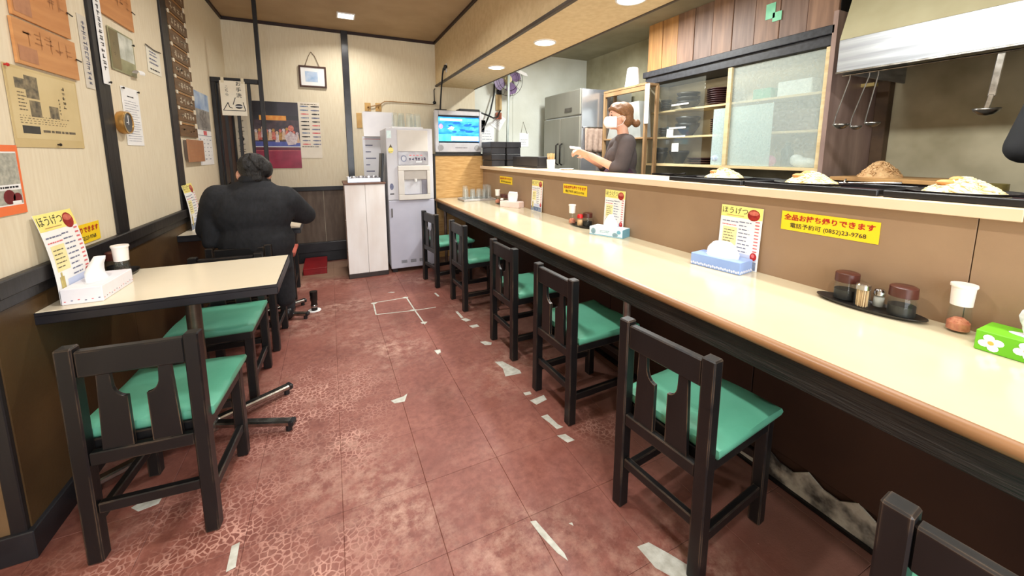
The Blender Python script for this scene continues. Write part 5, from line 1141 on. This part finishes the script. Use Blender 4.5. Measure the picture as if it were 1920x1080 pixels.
# ---------------------------------------------------------------- far end of the ledge
bx = mat('black_lacquer_box', (44, 43, 46), (34, 33, 36), 9, .4)
for k, (x, z, lab) in enumerate(((1.855, 0, 'lower black lacquer box of the stack beside the television'), (1.855, 1, 'top black lacquer box of the stack beside the television'), (2.06, 0, 'lower black lacquer box of the stack near the fan pole'), (2.06, 1, 'top black lacquer box of the stack near the fan pole'))):
    t = thing('lacquer_box', lab, 'box', (x, 4.50, 1.1465 + .148 * z), 0, 'black lacquer boxes'); w = .092 + .008 * z
    MB().box(-w + .006, w - .006, -.15, .15, 0, .075, .004).build('body', bx, t); MB().box(-w, w, -.156, .156, .076, .147, .005).build('lid', bx, t)
b = MB(); b.box(-.085, .085, -.3, .3, 0, .02, .004); b.box(-.085, -.075, -.3, .3, .02, .12, .003); b.box(.075, .085, -.3, .3, .02, .12, .003); b.box(-.075, .075, -.3, -.29, .02, .12, .003); b.box(-.075, .075, .29, .3, .02, .12, .003); o = b.build('black_bin', bx); o.location = (2.045, 3.86, 1.1465); tag(o, 'long open black bin on the ledge beside the chopstick cup', 'bin')
o = MB().lathe([(0, 0), (.03, 0), (.03, .08), (.012, .1), (.012, .13), (0, .132)], 14).build('squeeze_bottle', mat('clear_plastic', (206, 208, 206), (190, 192, 190), 9, .3), None, True, auto=40); o.location = (2.118, 4.25, 1.1465); tag(o, 'small grey squeeze bottle between lacquer boxes and black bin', 'bottle')
t = thing('chopstick_cup', 'white cup of wooden chopsticks on the ledge by the fridge', 'cup', (2.04, 3.42, 1.1465))
MB().lathe([(0, 0), (.038, 0), (.044, .095), (.041, .095), (.035, .005), (0, .005)], 22).build('cup', white, t, True, auto=50)
b = MB(); rnd = random.Random(8)
for k in range(26):
    a = rnd.random() * 6.28; r = .033 * rnd.random() ** .5; b.tube([(r * .7 * math.cos(a), r * .7 * math.sin(a), .008), (r * 1.2 * math.cos(a), r * 1.2 * math.sin(a), .148 + .012 * rnd.random())], .0032, 5)
o = b.build('chopsticks', mat('pale_chopsticks', (232, 200, 150), (216, 178, 122), 20, .6), t); o['kind'] = 'stuff'
o = MB().lathe([(0, 0), (.05, 0), (.07, .012), (.066, .012), (.05, .004), (0, .004)], 20).build('white_saucer', white, None, True); o.location = (2.06, 3.16, 1.1465); tag(o, 'white saucer on the ledge near the woman', 'saucer')

# ---------------------------------------------------------------- fridge and shelf
fs = mat('fridge_steel', (158, 156, 146), (140, 138, 128), 3, .42, .5, stretch=(1, 1, .2), world=True); fside = mat('bright_fridge_side', (206, 210, 216), (188, 192, 200), 3, .22, .8, stretch=(1, 1, .3), world=True)
t = thing('kitchen_fridge', 'tall steel commercial fridge against the kitchen back wall', 'fridge', (2.82, 4.48, .13))
MB().box(.02, .80, -.44, .44, .08, 1.96, .004).build('body', fside, t)
tp = MB().box(-.005, .02, -.44, .44, 1.645, 1.96, .01).build('top_panel', fs, t); MB().box(-.012, -.005, -.26, -.1, 1.70, 1.75, .002).build('display', mat('dark_display', (96, 92, 84), (70, 66, 60), 9, .3), tp)
for s in (-1, 1):
    d = MB().box(-.01, .02, .004 if s > 0 else -.438, .438 if s > 0 else -.004, .1, 1.63, .006).build('door', fs, t)
    b = MB(); b.tube([(-.012, s * .05, 1.02), (-.045, s * .05, 1.04), (-.045, s * .05, 1.28), (-.012, s * .05, 1.30)], .010, 8); b.build('handle', darkmetal, d, True)
for x in (.1, .7):
    for y in (-.38, .38): MB().tube([(x, y, 0), (x, y, .08)], .02, 10).build('foot', darkmetal, t)
b = MB(); n = 14; rows = []
for j in range(9):
    v = j / 8; rows.append([b.bm.verts.new((-.16 + .32 * i / n, -.012 - .012 * math.sin(i * 1.7 + v) * (v + .25), -.30 * v - .006 * math.sin(i * .9) * v)) for i in range(n + 1)])
for p, q in zip(rows, rows[1:]):
    for i in range(n): b.bm.faces.new((p[i], p[i + 1], q[i + 1], q[i]))
tw = thing('hanging_towel', 'beige towel hanging on a rail at the fridge side', 'towel', (3.04, 4.036, 1.62)); ob = b.build('cloth', mat('beige_towel', (178, 154, 138), (158, 134, 120), 30, .9, bump=.3, bscale=150), tw, True); so = ob.modifiers.new('thickness', 'SOLIDIFY'); so.thickness = .006
b = MB(); b.tube([(-.19, .0, .004), (-.19, -.02, .004), (.19, -.02, .004), (.19, 0, .004)], .006, 8); b.build('rail', chrome, tw, True)

wd = mat('raw_shelf_wood', (160, 128, 90), (138, 106, 72), 4, .6, stretch=(6, 1, 1), world=True)
t = thing('wooden_shelf', 'open wooden shelf between fridge and glass cabinet', 'shelf', (3.23, 3.63, 1.40))
def sh(x0, x1, y0, y1, z0, z1, nm): return w2l(t, MB().box(x0, x1, y0, y1, z0, z1, .003)).build(nm, wd, t)
sh(3.13, 3.32, 3.28, 4.0, 2.035, 2.06, 'top_board'); sh(3.13, 3.32, 3.30, 3.975, 1.46, 1.48, 'lower_board'); sh(3.13, 3.17, 3.97, 4.0, 1.02, 2.035, 'post'); sh(3.28, 3.32, 3.97, 4.0, 1.02, 2.035, 'post'); sh(3.13, 3.17, 3.27, 3.30, 1.02, 2.035, 'post'); sh(3.28, 3.32, 3.27, 3.30, 1.02, 2.035, 'post'); sh(3.135, 3.165, 3.30, 3.97, 1.985, 2.035, 'rail')
o = MB().lathe([(0, .215), (.055, .215), (.062, .208), (.085, 0), (.082, 0), (.058, .2), (0, .2)], 22).build('upturned_bucket', white, None, True, auto=40); o.location = (3.225, 3.60, 2.0605); tag(o, 'upturned white bucket on top of the wooden shelf', 'bucket')
b = MB(); b.prism([(-.29, 0), (.29, 0), (.24, .40), (-.16, .40)], -.075, .075); M = Matrix.Rotation(R(-90), 4, 'Z'); o = b.build('plastic_container', mat('pale_grey_container', (164, 166, 162), (140, 142, 138), 4, .4)); o.location = (3.225, 3.64, 1.4805); o.rotation_euler = (0, 0, R(-90)); tag(o, 'big pale slanted plastic container inside the wooden shelf', 'container')
o = MB().box(-.006, .006, -.03, .03, -.42, 0, .004).build('white_cloth', paper); o.location = (3.122, 3.25, 2.04); tag(o, 'narrow white cloth hanging at the end of wooden shelf', 'cloth')

# ---------------------------------------------------------------- fan, pole and papers on the kitchen back wall
t = thing('wall_fan', 'purple bladed fan behind the pale pole high on the kitchen wall', 'fan', (2.26, 4.98, 2.30))
pur = mat('purple_blade', (120, 92, 132), (98, 74, 112), 6, .35, .0)
b = MB(); b.lathe([(0, -.05), (.05, -.05), (.06, .0), (.05, .09), (0, .1)], 18, Matrix.Rotation(R(-90), 4, 'X')); b.tube([(0, .08, 0), (0, .166, 0)], .02, 10); b.build('motor', mat('cream_motor', (206, 196, 150), (186, 176, 130), 9, .4), t, True, auto=40)
for k in range(4):
    a = k * math.pi / 2 + .5; pts = []
    for u, v in ((.05, -.03), (.11, -.085), (.19, -.075), (.21, .02), (.17, .08), (.09, .06), (.05, .03)): pts.append((u * math.cos(a) - v * math.sin(a), u * math.sin(a) + v * math.cos(a)))
    MB().prism(pts, -.012, -.006).build('blade', pur, t)
b = MB(); 
for r in (.22, .15): b.tube([(r * math.cos(2 * math.pi * k / 28), -.05 if r < .2 else -.03, r * math.sin(2 * math.pi * k / 28)) for k in range(29)], .003, 5)
for k in range(10): b.tube([(.06 * math.cos(k * .628), -.055, .06 * math.sin(k * .628)), (.22 * math.cos(k * .628), -.03, .22 * math.sin(k * .628))], .0018, 4)
b.build('guard', darkmetal, t)
b = MB(); b.plate([(0, 0), (.05, .015), (.2, -.04), (.22, -.075), (.16, -.07), (.03, -.03)], -.004, .004, Matrix.Rotation(R(90), 4, 'X')); o = b.build('white_vane', white); o.location = (2.34, 4.95, 2.44); o.parent = t; o.location = (.08, -.03, .14)
b = MB(); b.tube([(2.17, 4.86, .13), (2.235, 4.89, 2.0), (2.25, 4.9, CZ)], .018, 12); o = b.build('steel_pole', mat('pale_green_pole', (206, 216, 210), (186, 198, 192), 9, .3, .3), None, True); tag(o, 'pale slim pole from kitchen floor to ceiling before the fan', 'pole')
def kpaper(x0, x1, z0, z1, label, rot=0, m=None, name='wall_paper_note'):
    s = Sheet(x1 - x0, z1 - z0); s.dashes(.02, .03, x1 - x0 - .02, (z1 - z0) * .6, 4, greyink, .15, int(x0 * 90), .3); o = s.build(name, m or paper, None); o.location = ((x0 + x1) / 2, YB - .004, z0); o.rotation_euler = (0, R(rot), 0); return tag(o, label, 'paper', 'papers on the kitchen wall')
kpaper(1.93, 2.13, 1.46, 1.76, 'white paper hanging low beside the television'); kpaper(1.87, 1.98, 1.6, 1.86, 'white paper partly hidden by the television', 8)
o = kpaper(2.06, 2.22, 1.66, 1.86, 'tilted white square note above the lacquer boxes', 32); o.location.y = YB - .009
o = kpaper(2.53, 2.68, 1.40, 1.6, 'white notepad hanging by a string beside the fridge'); b = MB(); b.tube([(-.05, -.003, .2), (-.015, -.003, .36), (.05, -.003, .19)], .003, 6); b.build('string', oldink, o)
t = thing('wall_clip_rack', 'tan wooden clip rack with copper box on the kitchen wall', 'rack', (2.2, YB - .002, 1.78)); MB().box(-.045, .045, -.02, 0, .12, .34, .003).build('board', mat('tan_rack', (196, 168, 120), (176, 146, 98), 9, .6), t); MB().box(-.05, .03, -.05, 0, 0, .09, .004).build('copper_box', mat('copper_box', (190, 110, 80), (168, 92, 66), 9, .5), t); MB().box(-.03, .04, -.03, 0, .34, .4, .004).build('clip', darkmetal, t)
b = MB(); b.box(2.42, 2.424, YB - .004, YB, .13, CZ); o = struct('trim_11', b, mat('plaster_seam', (168, 166, 152), (150, 148, 134), 9, .7))

# ---------------------------------------------------------------- odd things on the dining floor
t = thing('floor_stop', 'short dark metal floor post on a white pad beside the far table', 'floor post', (-.186, 3.5, 0)); MB().lathe([(0, 0), (.05, 0), (.048, .004), (0, .004)], 20).build('pad', white, t); b = MB(); b.lathe([(0, .004), (.024, .004), (.024, .085), (.028, .09), (.03, .165), (0, .168)], 18); b.build('post', darkmetal, t, True, auto=40); b = MB(); b.lathe([(.025, .03), (.027, .034), (.027, .05), (.025, .054)], 18); b.build('ring', chrome, t, True)
t = thing('red_box', 'flat red lidded box on the floor by the back baseboard', 'crate', (-.21, 4.83, 0)); rm = mat('red_crate', (150, 22, 28), (132, 18, 24), 8, .4)
MB().box(-.115, .115, -.25, .25, .0, .012, .002).build('base', rm, t); MB().box(-.117, .117, -.252, .252, .06, .07, .002).build('lid', rm, t)
for x0, x1, y0, y1 in ((-.115, .115, -.25, -.238), (-.115, .115, .238, .25), (-.115, -.103, -.238, .238), (.103, .115, -.238, .238)): MB().box(x0, x1, y0, y1, .012, .06, .003).build('side', rm, t)

# ---------------------------------------------------------------- people
skin = mat('skin', (226, 176, 150), (214, 160, 136), 12, .5); skin2 = mat('skin_tan', (206, 150, 122), (192, 136, 110), 12, .5)
jacketm = mat('charcoal_jacket', (31, 32, 36), (24, 25, 28), 60, .85, bump=.55, bscale=16, stretch=(1, 1, .6))
hairb = mat('black_hair', (17, 15, 15), (26, 23, 22), 30, .42, bump=.6, bscale=90, stretch=(3, 3, .6)); hairbr = mat('brown_hair', (150, 104, 64), (112, 74, 44), 22, .4, bump=.4, bscale=60, stretch=(1, 6, 6))
shirtm = mat('grey_brown_tshirt', (84, 74, 73), (72, 63, 62), 9, .85, bump=.15, bscale=30); blackshirt = mat('black_tshirt', (26, 26, 29), (20, 20, 22), 9, .8)
trous = mat('dark_trousers', (36, 36, 40), (28, 28, 31), 30, .85); shoem = mat('black_shoe', (24, 23, 24), (18, 17, 18), 9, .35); apronw = mat('plum_apron', (74, 40, 60), (62, 33, 50), 9, .8)
V = Vector
def hand(b, wrist, fwd, up, side, sc=1.0, curl=.6):
    """palm and five separate, unequal, bent fingers; side = +1 thumb along +cross"""
    f = V(fwd).normalized(); u = V(up).normalized(); s = f.cross(u).normalized() * side; u = s.cross(f).normalized() * side if False else u
    w = V(wrist); p = w + f * .085 * sc
    for k in (-1, -.33, .33, 1): b.cap(w + s * .012 * k * sc, p + s * .030 * k * sc, .016 * sc, .0125 * sc, 8)
    for k, (off, L) in enumerate(((.030, .072), (.010, .080), (-.010, .074), (-.029, .058))):
        a = p + s * off * sc; d1 = (f * math.cos(curl * .5) - u * math.sin(curl * .5)); d2 = (f * math.cos(curl * 1.6) - u * math.sin(curl * 1.6)); d3 = (f * math.cos(curl * 2.3) - u * math.sin(curl * 2.3))
        m = a + d1 * L * .45 * sc; n = m + d2 * L * .32 * sc; e = n + d3 * L * .25 * sc
        b.cap(a, m, .0095 * sc, .009 * sc, 8); b.cap(m, n, .009 * sc, .0083 * sc, 8); b.cap(n, e, .0083 * sc, .007 * sc, 8)
    a = w + f * .028 * sc + s * .026 * sc; m = a + (f * .6 + s * .65 - u * .35) * .038 * sc; e = m + (f * .85 + s * .1 - u * .45) * .034 * sc
    b.cap(a, m, .0125 * sc, .0105 * sc, 8); b.cap(m, e, .0105 * sc, .0085 * sc, 8)

# --- man in the dark jacket, seated with his back to the viewer
mx = -.465
def man_body(b):
    b.ball((-.455, 3.045, 1.185), (.074, .092, .108)); b.ball((-.455, 3.085, 1.150), (.058, .062, .075)); b.ball((-.455, 3.142, 1.158), (.012, .016, .018)); b.ball((-.455, 3.125, 1.125), (.024, .016, .010))
    for s in (-1, 1): b.ball((-.455 + s * .086, 3.02, 1.160), (.014, .022, .034))
    b.cap((-.452, 3.02, 1.00), (-.445, 3.035, 1.12), .060, .056)
    b.ball((mx, 3.0, .78), (.15, .09, .28))
    for s in (-1, 1): b.cap((mx + s * .09, 2.98, .54), (mx + s * .10, 3.36, .52), .07, .055); b.cap((mx + s * .10, 3.36, .52), (mx + s * .10, 3.40, .10), .05, .038)
    b.cap((-.735, 3.08, .82), (-.62, 3.31, .83), .045, .030); b.cap((-.655, 3.0, 1.0), (-.735, 3.08, .82), .05, .045); b.cap((-.175, 3.1, .87), (-.34, 3.30, .85), .045, .030); b.cap((-.275, 3.0, 1.0), (-.175, 3.1, .87), .05, .045)
    hand(b, (-.61, 3.325, .83), (.3, 1, -.1), (0, 0, 1), 1); hand(b, (-.35, 3.315, .85), (-.35, 1, .1), (0, 0, 1), -1)
man = blob(man_body, 'person', skin2, .0085, 2); tag(man, 'black haired person in a dark jacket seated with back turned, eating', 'person')
def jacket(b):
    b.ball((mx, 2.985, .56), (.205, .135, .14)); b.ball((mx + .005, 2.99, .72), (.222, .142, .19)); b.ball((mx, 2.99, .91), (.235, .135, .17)); b.ball((mx + .005, 2.99, 1.0), (.215, .115, .11))
    b.cap((-.655, 2.995, 1.025), (-.285, 2.995, 1.005), .082, .080, 16); b.ball((-.452, 3.0, 1.075), (.125, .085, .065)); b.ball((-.56, 2.985, .94), (.13, .115, .15)); b.ball((-.37, 2.985, .94), (.13, .115, .15)); b.cap((-.60, 3.0, 1.045), (-.47, 3.0, 1.095), .055, .055, 14); b.cap((-.32, 3.0, 1.03), (-.455, 3.0, 1.09), .055, .055, 14)
    b.cap((-.668, 2.995, 1.0), (-.742, 3.075, .81), .082, .068, 16); b.cap((-.742, 3.075, .81), (-.64, 3.30, .825), .066, .050, 16); b.cap((-.70, 3.02, .88), (-.715, 3.0, .74), .062, .05, 14)
    b.cap((-.272, 2.995, .985), (-.178, 3.095, .868), .084, .068, 16); b.cap((-.178, 3.095, .868), (-.325, 3.29, .85), .066, .048, 16)
    b.cap((-.35, 3.0, .55), (-.335, 3.03, .30), .085, .065, 14); b.cap((-.36, 3.08, .52), (-.345, 3.09, .33), .07, .055, 14); b.ball((mx, 3.02, .48), (.19, .13, .07))
blob(jacket, 'jacket', jacketm, .0105, 7, man)
def collar(b):
    pts = [(-.462 + .066 * math.cos(a), 3.02 + .066 * math.sin(a), 1.128 - .028 * math.sin(a)) for a in [R(150 + 240 * k / 14) for k in range(15)]]
    for p, q in zip(pts, pts[1:]): b.cap(p, q, .017, .017, 8); b.cap((p[0], p[1], p[2] - .022), (q[0], q[1], q[2] - .022), .021, .021, 8)
blob(collar, 'collar', jacketm, .008, 3, man)
def man_hair(b):
    b.ball((-.455, 3.03, 1.205), (.088, .098, .092), 18); b.ball((-.455, 3.0, 1.168), (.070, .066, .068), 16); b.ball((-.455, 3.06, 1.235), (.076, .085, .06), 16); b.ball((-.50, 3.02, 1.20), (.035, .06, .06)); b.ball((-.38, 3.02, 1.20), (.035, .06, .06)); b.cap((-.45, 2.965, 1.14), (-.43, 2.965, 1.14), .03, .03)
    rnd = random.Random(6)
    for k in range(110):
        a = rnd.random() * 6.28; p0 = rnd.uniform(.1, 1.25); pts = []
        for q in range(3):
            ph = p0 + .22 * q; ru, rv, rz_ = .089, .099, .094; pts.append(V((-.455 + ru * math.sin(ph) * math.cos(a + .12 * q), 3.028 + rv * math.sin(ph) * math.sin(a + .12 * q), 1.205 + rz_ * math.cos(ph))))
        b.tube(pts, [.009, .008, .003], 6)
blob(man_hair, 'hair', hairb, .0045, 1, man)
def trousers(b):
    b.ball((mx, 3.0, .535), (.17, .12, .09))
    for s in (-1, 1): b.cap((mx + s * .09, 2.98, .54), (mx + s * .10, 3.37, .525), .085, .068); b.cap((mx + s * .10, 3.37, .525), (mx + s * .10, 3.40, .11), .066, .055)
blob(trousers, 'trousers', trous, .012, 3, man)
for s in (-1, 1): blob(lambda b: (b.cap((mx + s * .10, 3.39, .045), (mx + s * .11, 3.53, .035), .045, .034), b.ball((mx + s * .10, 3.38, .06), (.045, .05, .055))), 'shoe', shoem, .01, 2, man)
b = MB(); b.lathe([(0, 0), (.05, 0), (.1, .07), (.096, .07), (.048, .006), (0, .006)], 22); o = b.build('ramen_bowl', mat('white_bowl', (232, 230, 226), (222, 218, 214), 9, .3), None, True, auto=50); o.location = (-.49, 3.46, .7605); tag(o, 'white bowl in front of the seated man', 'bowl')

# --- woman in a mask behind the ledge, turned side-on
def wbody(b):
    b.ball((0, .015, 1.505), (.072, .088, .100)); b.ball((0, .045, 1.455), (.055, .066, .078)); b.ball((0, .106, 1.468), (.011, .018, .018)); b.ball((0, .088, 1.425), (.022, .016, .010)); b.ball((0, .078, 1.395), (.022, .02, .016)); b.ball((0, .092, 1.508), (.04, .012, .01))
    for s in (-1, 1): b.ball((s * .074, -.002, 1.47), (.010, .019, .030))
    b.cap((0, -.035, 1.27), (0, -.008, 1.42), .052, .046)
    b.ball((0, -.03, 1.1), (.14, .085, .24)); b.ball((0, -.02, .88), (.15, .10, .13)); b.cap((-.12, -.02, 1.265), (.12, -.02, 1.265), .05, .05)
    for s in (-1, 1):
        b.cap((s * .155, -.01, 1.255), (s * .185, .055, 1.03), .046, .040); b.cap((s * .185, .055, 1.03), (s * .13, .285, 1.155), .040, .026)
        b.cap((s * .075, -.01, .85), (s * .085, .0, .46), .078, .052); b.cap((s * .085, 0, .46), (s * .085, -.01, .07), .05, .032); b.cap((s * .085, -.03, .03), (s * .09, .14, .022), .034, .024)
    hand(b, (-.125, .30, 1.163), (.25, .9, .28), (.5, -.2, .8), 1, .92, .55); hand(b, (.125, .29, 1.163), (-.25, .9, .28), (-.5, -.2, .8), -1, .92, .8)
wm = blob(wbody, 'person', skin, .0075, 2); wm.location = (2.32, 2.713, .13); wm.rotation_euler = (0, 0, R(66)); tag(wm, 'person in white face mask and grey brown shirt behind the ledge', 'person')
def wshirt(b):
    b.ball((0, -.03, 1.12), (.165, .115, .20)); b.ball((0, -.03, .95), (.17, .125, .16)); b.cap((-.13, -.025, 1.268), (.13, -.025, 1.268), .066, .066, 14); b.ball((0, -.025, 1.30), (.10, .07, .05)); b.ball((0, .04, 1.14), (.12, .075, .10)); b.cap((-.1, -.02, .85), (.1, -.02, .85), .12, .12, 14)
    for s in (-1, 1): b.cap((s * .16, -.015, 1.25), (s * .195, .045, 1.055), .072, .068, 14); b.cap((s * .195, .045, 1.055), (s * .187, .09, 1.055), .064, .056, 14)
blob(wshirt, 'shirt', shirtm, .0095, 4, wm)
def wapron(b): b.cap((-.1, .0, .78), (.1, .0, .78), .135, .135, 14); b.cap((-.1, .02, .5), (.1, .02, .5), .13, .13, 14); b.ball((0, .0, .65), (.22, .15, .2)); b.cap((-.12, .01, .95), (.12, .01, .95), .115, .115, 12)
blob(wapron, 'apron', apronw, .013, 3, wm)
def wtr(b):
    for s in (-1, 1): b.cap((s * .08, -.01, .82), (s * .088, 0, .46), .092, .066); b.cap((s * .088, 0, .46), (s * .088, -.01, .09), .064, .05)
blob(wtr, 'trousers', trous, .014, 3, wm)
for s in (-1, 1): blob(lambda b: (b.cap((s * .086, -.04, .042), (s * .094, .15, .032), .044, .032), b.ball((s * .086, -.03, .06), (.04, .05, .045))), 'shoe', shoem, .01, 2, wm)
def whair(b):
    b.ball((0, -.012, 1.528), (.084, .096, .088), 18); b.ball((0, -.045, 1.475), (.074, .062, .085), 16); b.ball((0, .03, 1.56), (.076, .072, .054), 16); b.ball((0, -.135, 1.432), (.036, .036, .036)); b.cap((0, -.09, 1.45), (0, -.12, 1.435), .026, .022)
    for s in (-1, 1): b.cap((s * .074, .03, 1.545), (s * .080, .0, 1.50), .018, .016); b.cap((s * .05, .085, 1.555), (s * .076, .05, 1.53), .02, .016)
blob(whair, 'hair', hairbr, .0075, 2, wm)
MB().lathe([(.02, -.008), (.026, 0), (.02, .008)], 14, Matrix.Translation((0, -.108, 1.44)) @ Matrix.Rotation(R(80), 4, 'X')).build('hair_tie', blackplastic, wm, True)
b = MB(); n, mm = 14, 8; g = []
for j in range(mm + 1):
    v = j / mm; z = 1.392 + .092 * v; row = []
    for i in range(n + 1):
        a = R(-78 + 156 * i / n); r = .070 + .012 * math.sin(math.pi * v); bulge = .034 * math.cos(a) ** 4 * (.55 + .6 * math.sin(math.pi * (.15 + .75 * v)))
        row.append(b.bm.verts.new((r * math.sin(a) * .93, .042 + (r * .92 + bulge) * math.cos(a) - .012 * (1 - v) * abs(math.cos(a)), z)))
    g.append(row)
for p, q in zip(g, g[1:]):
    for i in range(n): b.bm.faces.new((p[i], p[i + 1], q[i + 1], q[i]))
o = b.build('face_mask', mat('white_mask', (240, 240, 244), (232, 232, 238), 9, .8), wm, True); so = o.modifiers.new('t', 'SOLIDIFY'); so.thickness = .003; so.offset = 1
b = MB()
for s in (-1, 1): b.tube([(s * .070, .055, 1.475), (s * .082, .01, 1.49), (s * .083, -.015, 1.465), (s * .078, .01, 1.42), (s * .068, .052, 1.402)], .002, 5)
b.build('mask_loop', white, wm)
b = MB()
for s in (-1, 1): b.ball((s * .030, .092, 1.497), (.013, .006, .005), 10); b.box(s * .032 - .014, s * .032 + .014, .094, .099, 1.518, 1.522)
b.build('eyes', mat('dark_eyes', (44, 30, 24), (32, 22, 18), 9, .3), wm)
o = MB().box(-.035, .035, -.05, .05, 0, .012, .004).build('receipt_pad', mat('pale_pad', (236, 222, 216), (226, 210, 206), 9, .6)); o.location = (1.955, 2.868, 1.343); o.rotation_euler = (.12, -.2, R(60)); tag(o, 'small pale pad held in the hands of the masked woman', 'pad')

# --- cook in black at the picture edge
def cbody(b):
    b.ball((0, .01, 1.60), (.075, .095, .11)); b.ball((0, .05, 1.55), (.056, .06, .075)); b.ball((0, .112, 1.57), (.012, .018, .02)); b.cap((0, -.02, 1.38), (0, 0, 1.52), .056, .052); b.ball((0, -.01, 1.15), (.15, .09, .27)); b.ball((0, 0, .92), (.15, .1, .12))
    for s in (-1, 1):
        b.ball((s * .078, 0, 1.575), (.01, .02, .03)); b.cap((s * .17, 0, 1.36), (s * .23, .0, 1.12), .05, .042); b.cap((s * .23, .0, 1.12), (s * .17, .24, 1.06), .042, .03); b.cap((s * .08, 0, .9), (s * .09, 0, .5), .085, .058); b.cap((s * .09, 0, .5), (s * .09, 0, .08), .055, .038); b.cap((s * .09, -.03, .035), (s * .1, .16, .028), .038, .028)
        hand(b, (s * .165, .255, 1.055), (-s * .2, 1, -.05), (0, 0, 1), -s, 1, .9)
ck = blob(cbody, 'person', skin2, .009, 2); ck.scale = (1.06, 1.06, 1.06); ck.location = (2.80, .345, .13); ck.rotation_euler = (0, 0, R(-78)); tag(ck, 'person in black at the picture edge beyond the ledge, cut by the frame', 'person')
def cshirt(b):
    b.ball((0, -.01, 1.18), (.19, .13, .24)); b.ball((0, 0, .98), (.18, .135, .18)); b.cap((-.16, 0, 1.37), (.16, 0, 1.37), .075, .075, 14); b.ball((0, -.01, 1.42), (.11, .075, .05))
    for s in (-1, 1): b.cap((s * .175, 0, 1.355), (s * .235, 0, 1.13), .078, .068, 14)
blob(cshirt, 'shirt', blackshirt, .011, 4, ck)
def ctr(b):
    b.ball((0, 0, .88), (.165, .125, .12))
    for s in (-1, 1): b.cap((s * .08, 0, .86), (s * .09, 0, .5), .098, .07); b.cap((s * .09, 0, .5), (s * .09, 0, .09), .068, .055)
blob(ctr, 'trousers', trous, .014, 3, ck)
for s in (-1, 1): blob(lambda b: (b.cap((s * .09, -.04, .045), (s * .1, .17, .035), .046, .034), b.ball((s * .09, -.03, .06), (.042, .05, .045))), 'shoe', shoem, .01, 2, ck)
blob(lambda b: (b.ball((0, -.01, 1.63), (.085, .098, .092), 16), b.ball((0, -.05, 1.58), (.075, .06, .07), 14)), 'hair', hairb, .009, 2, ck)
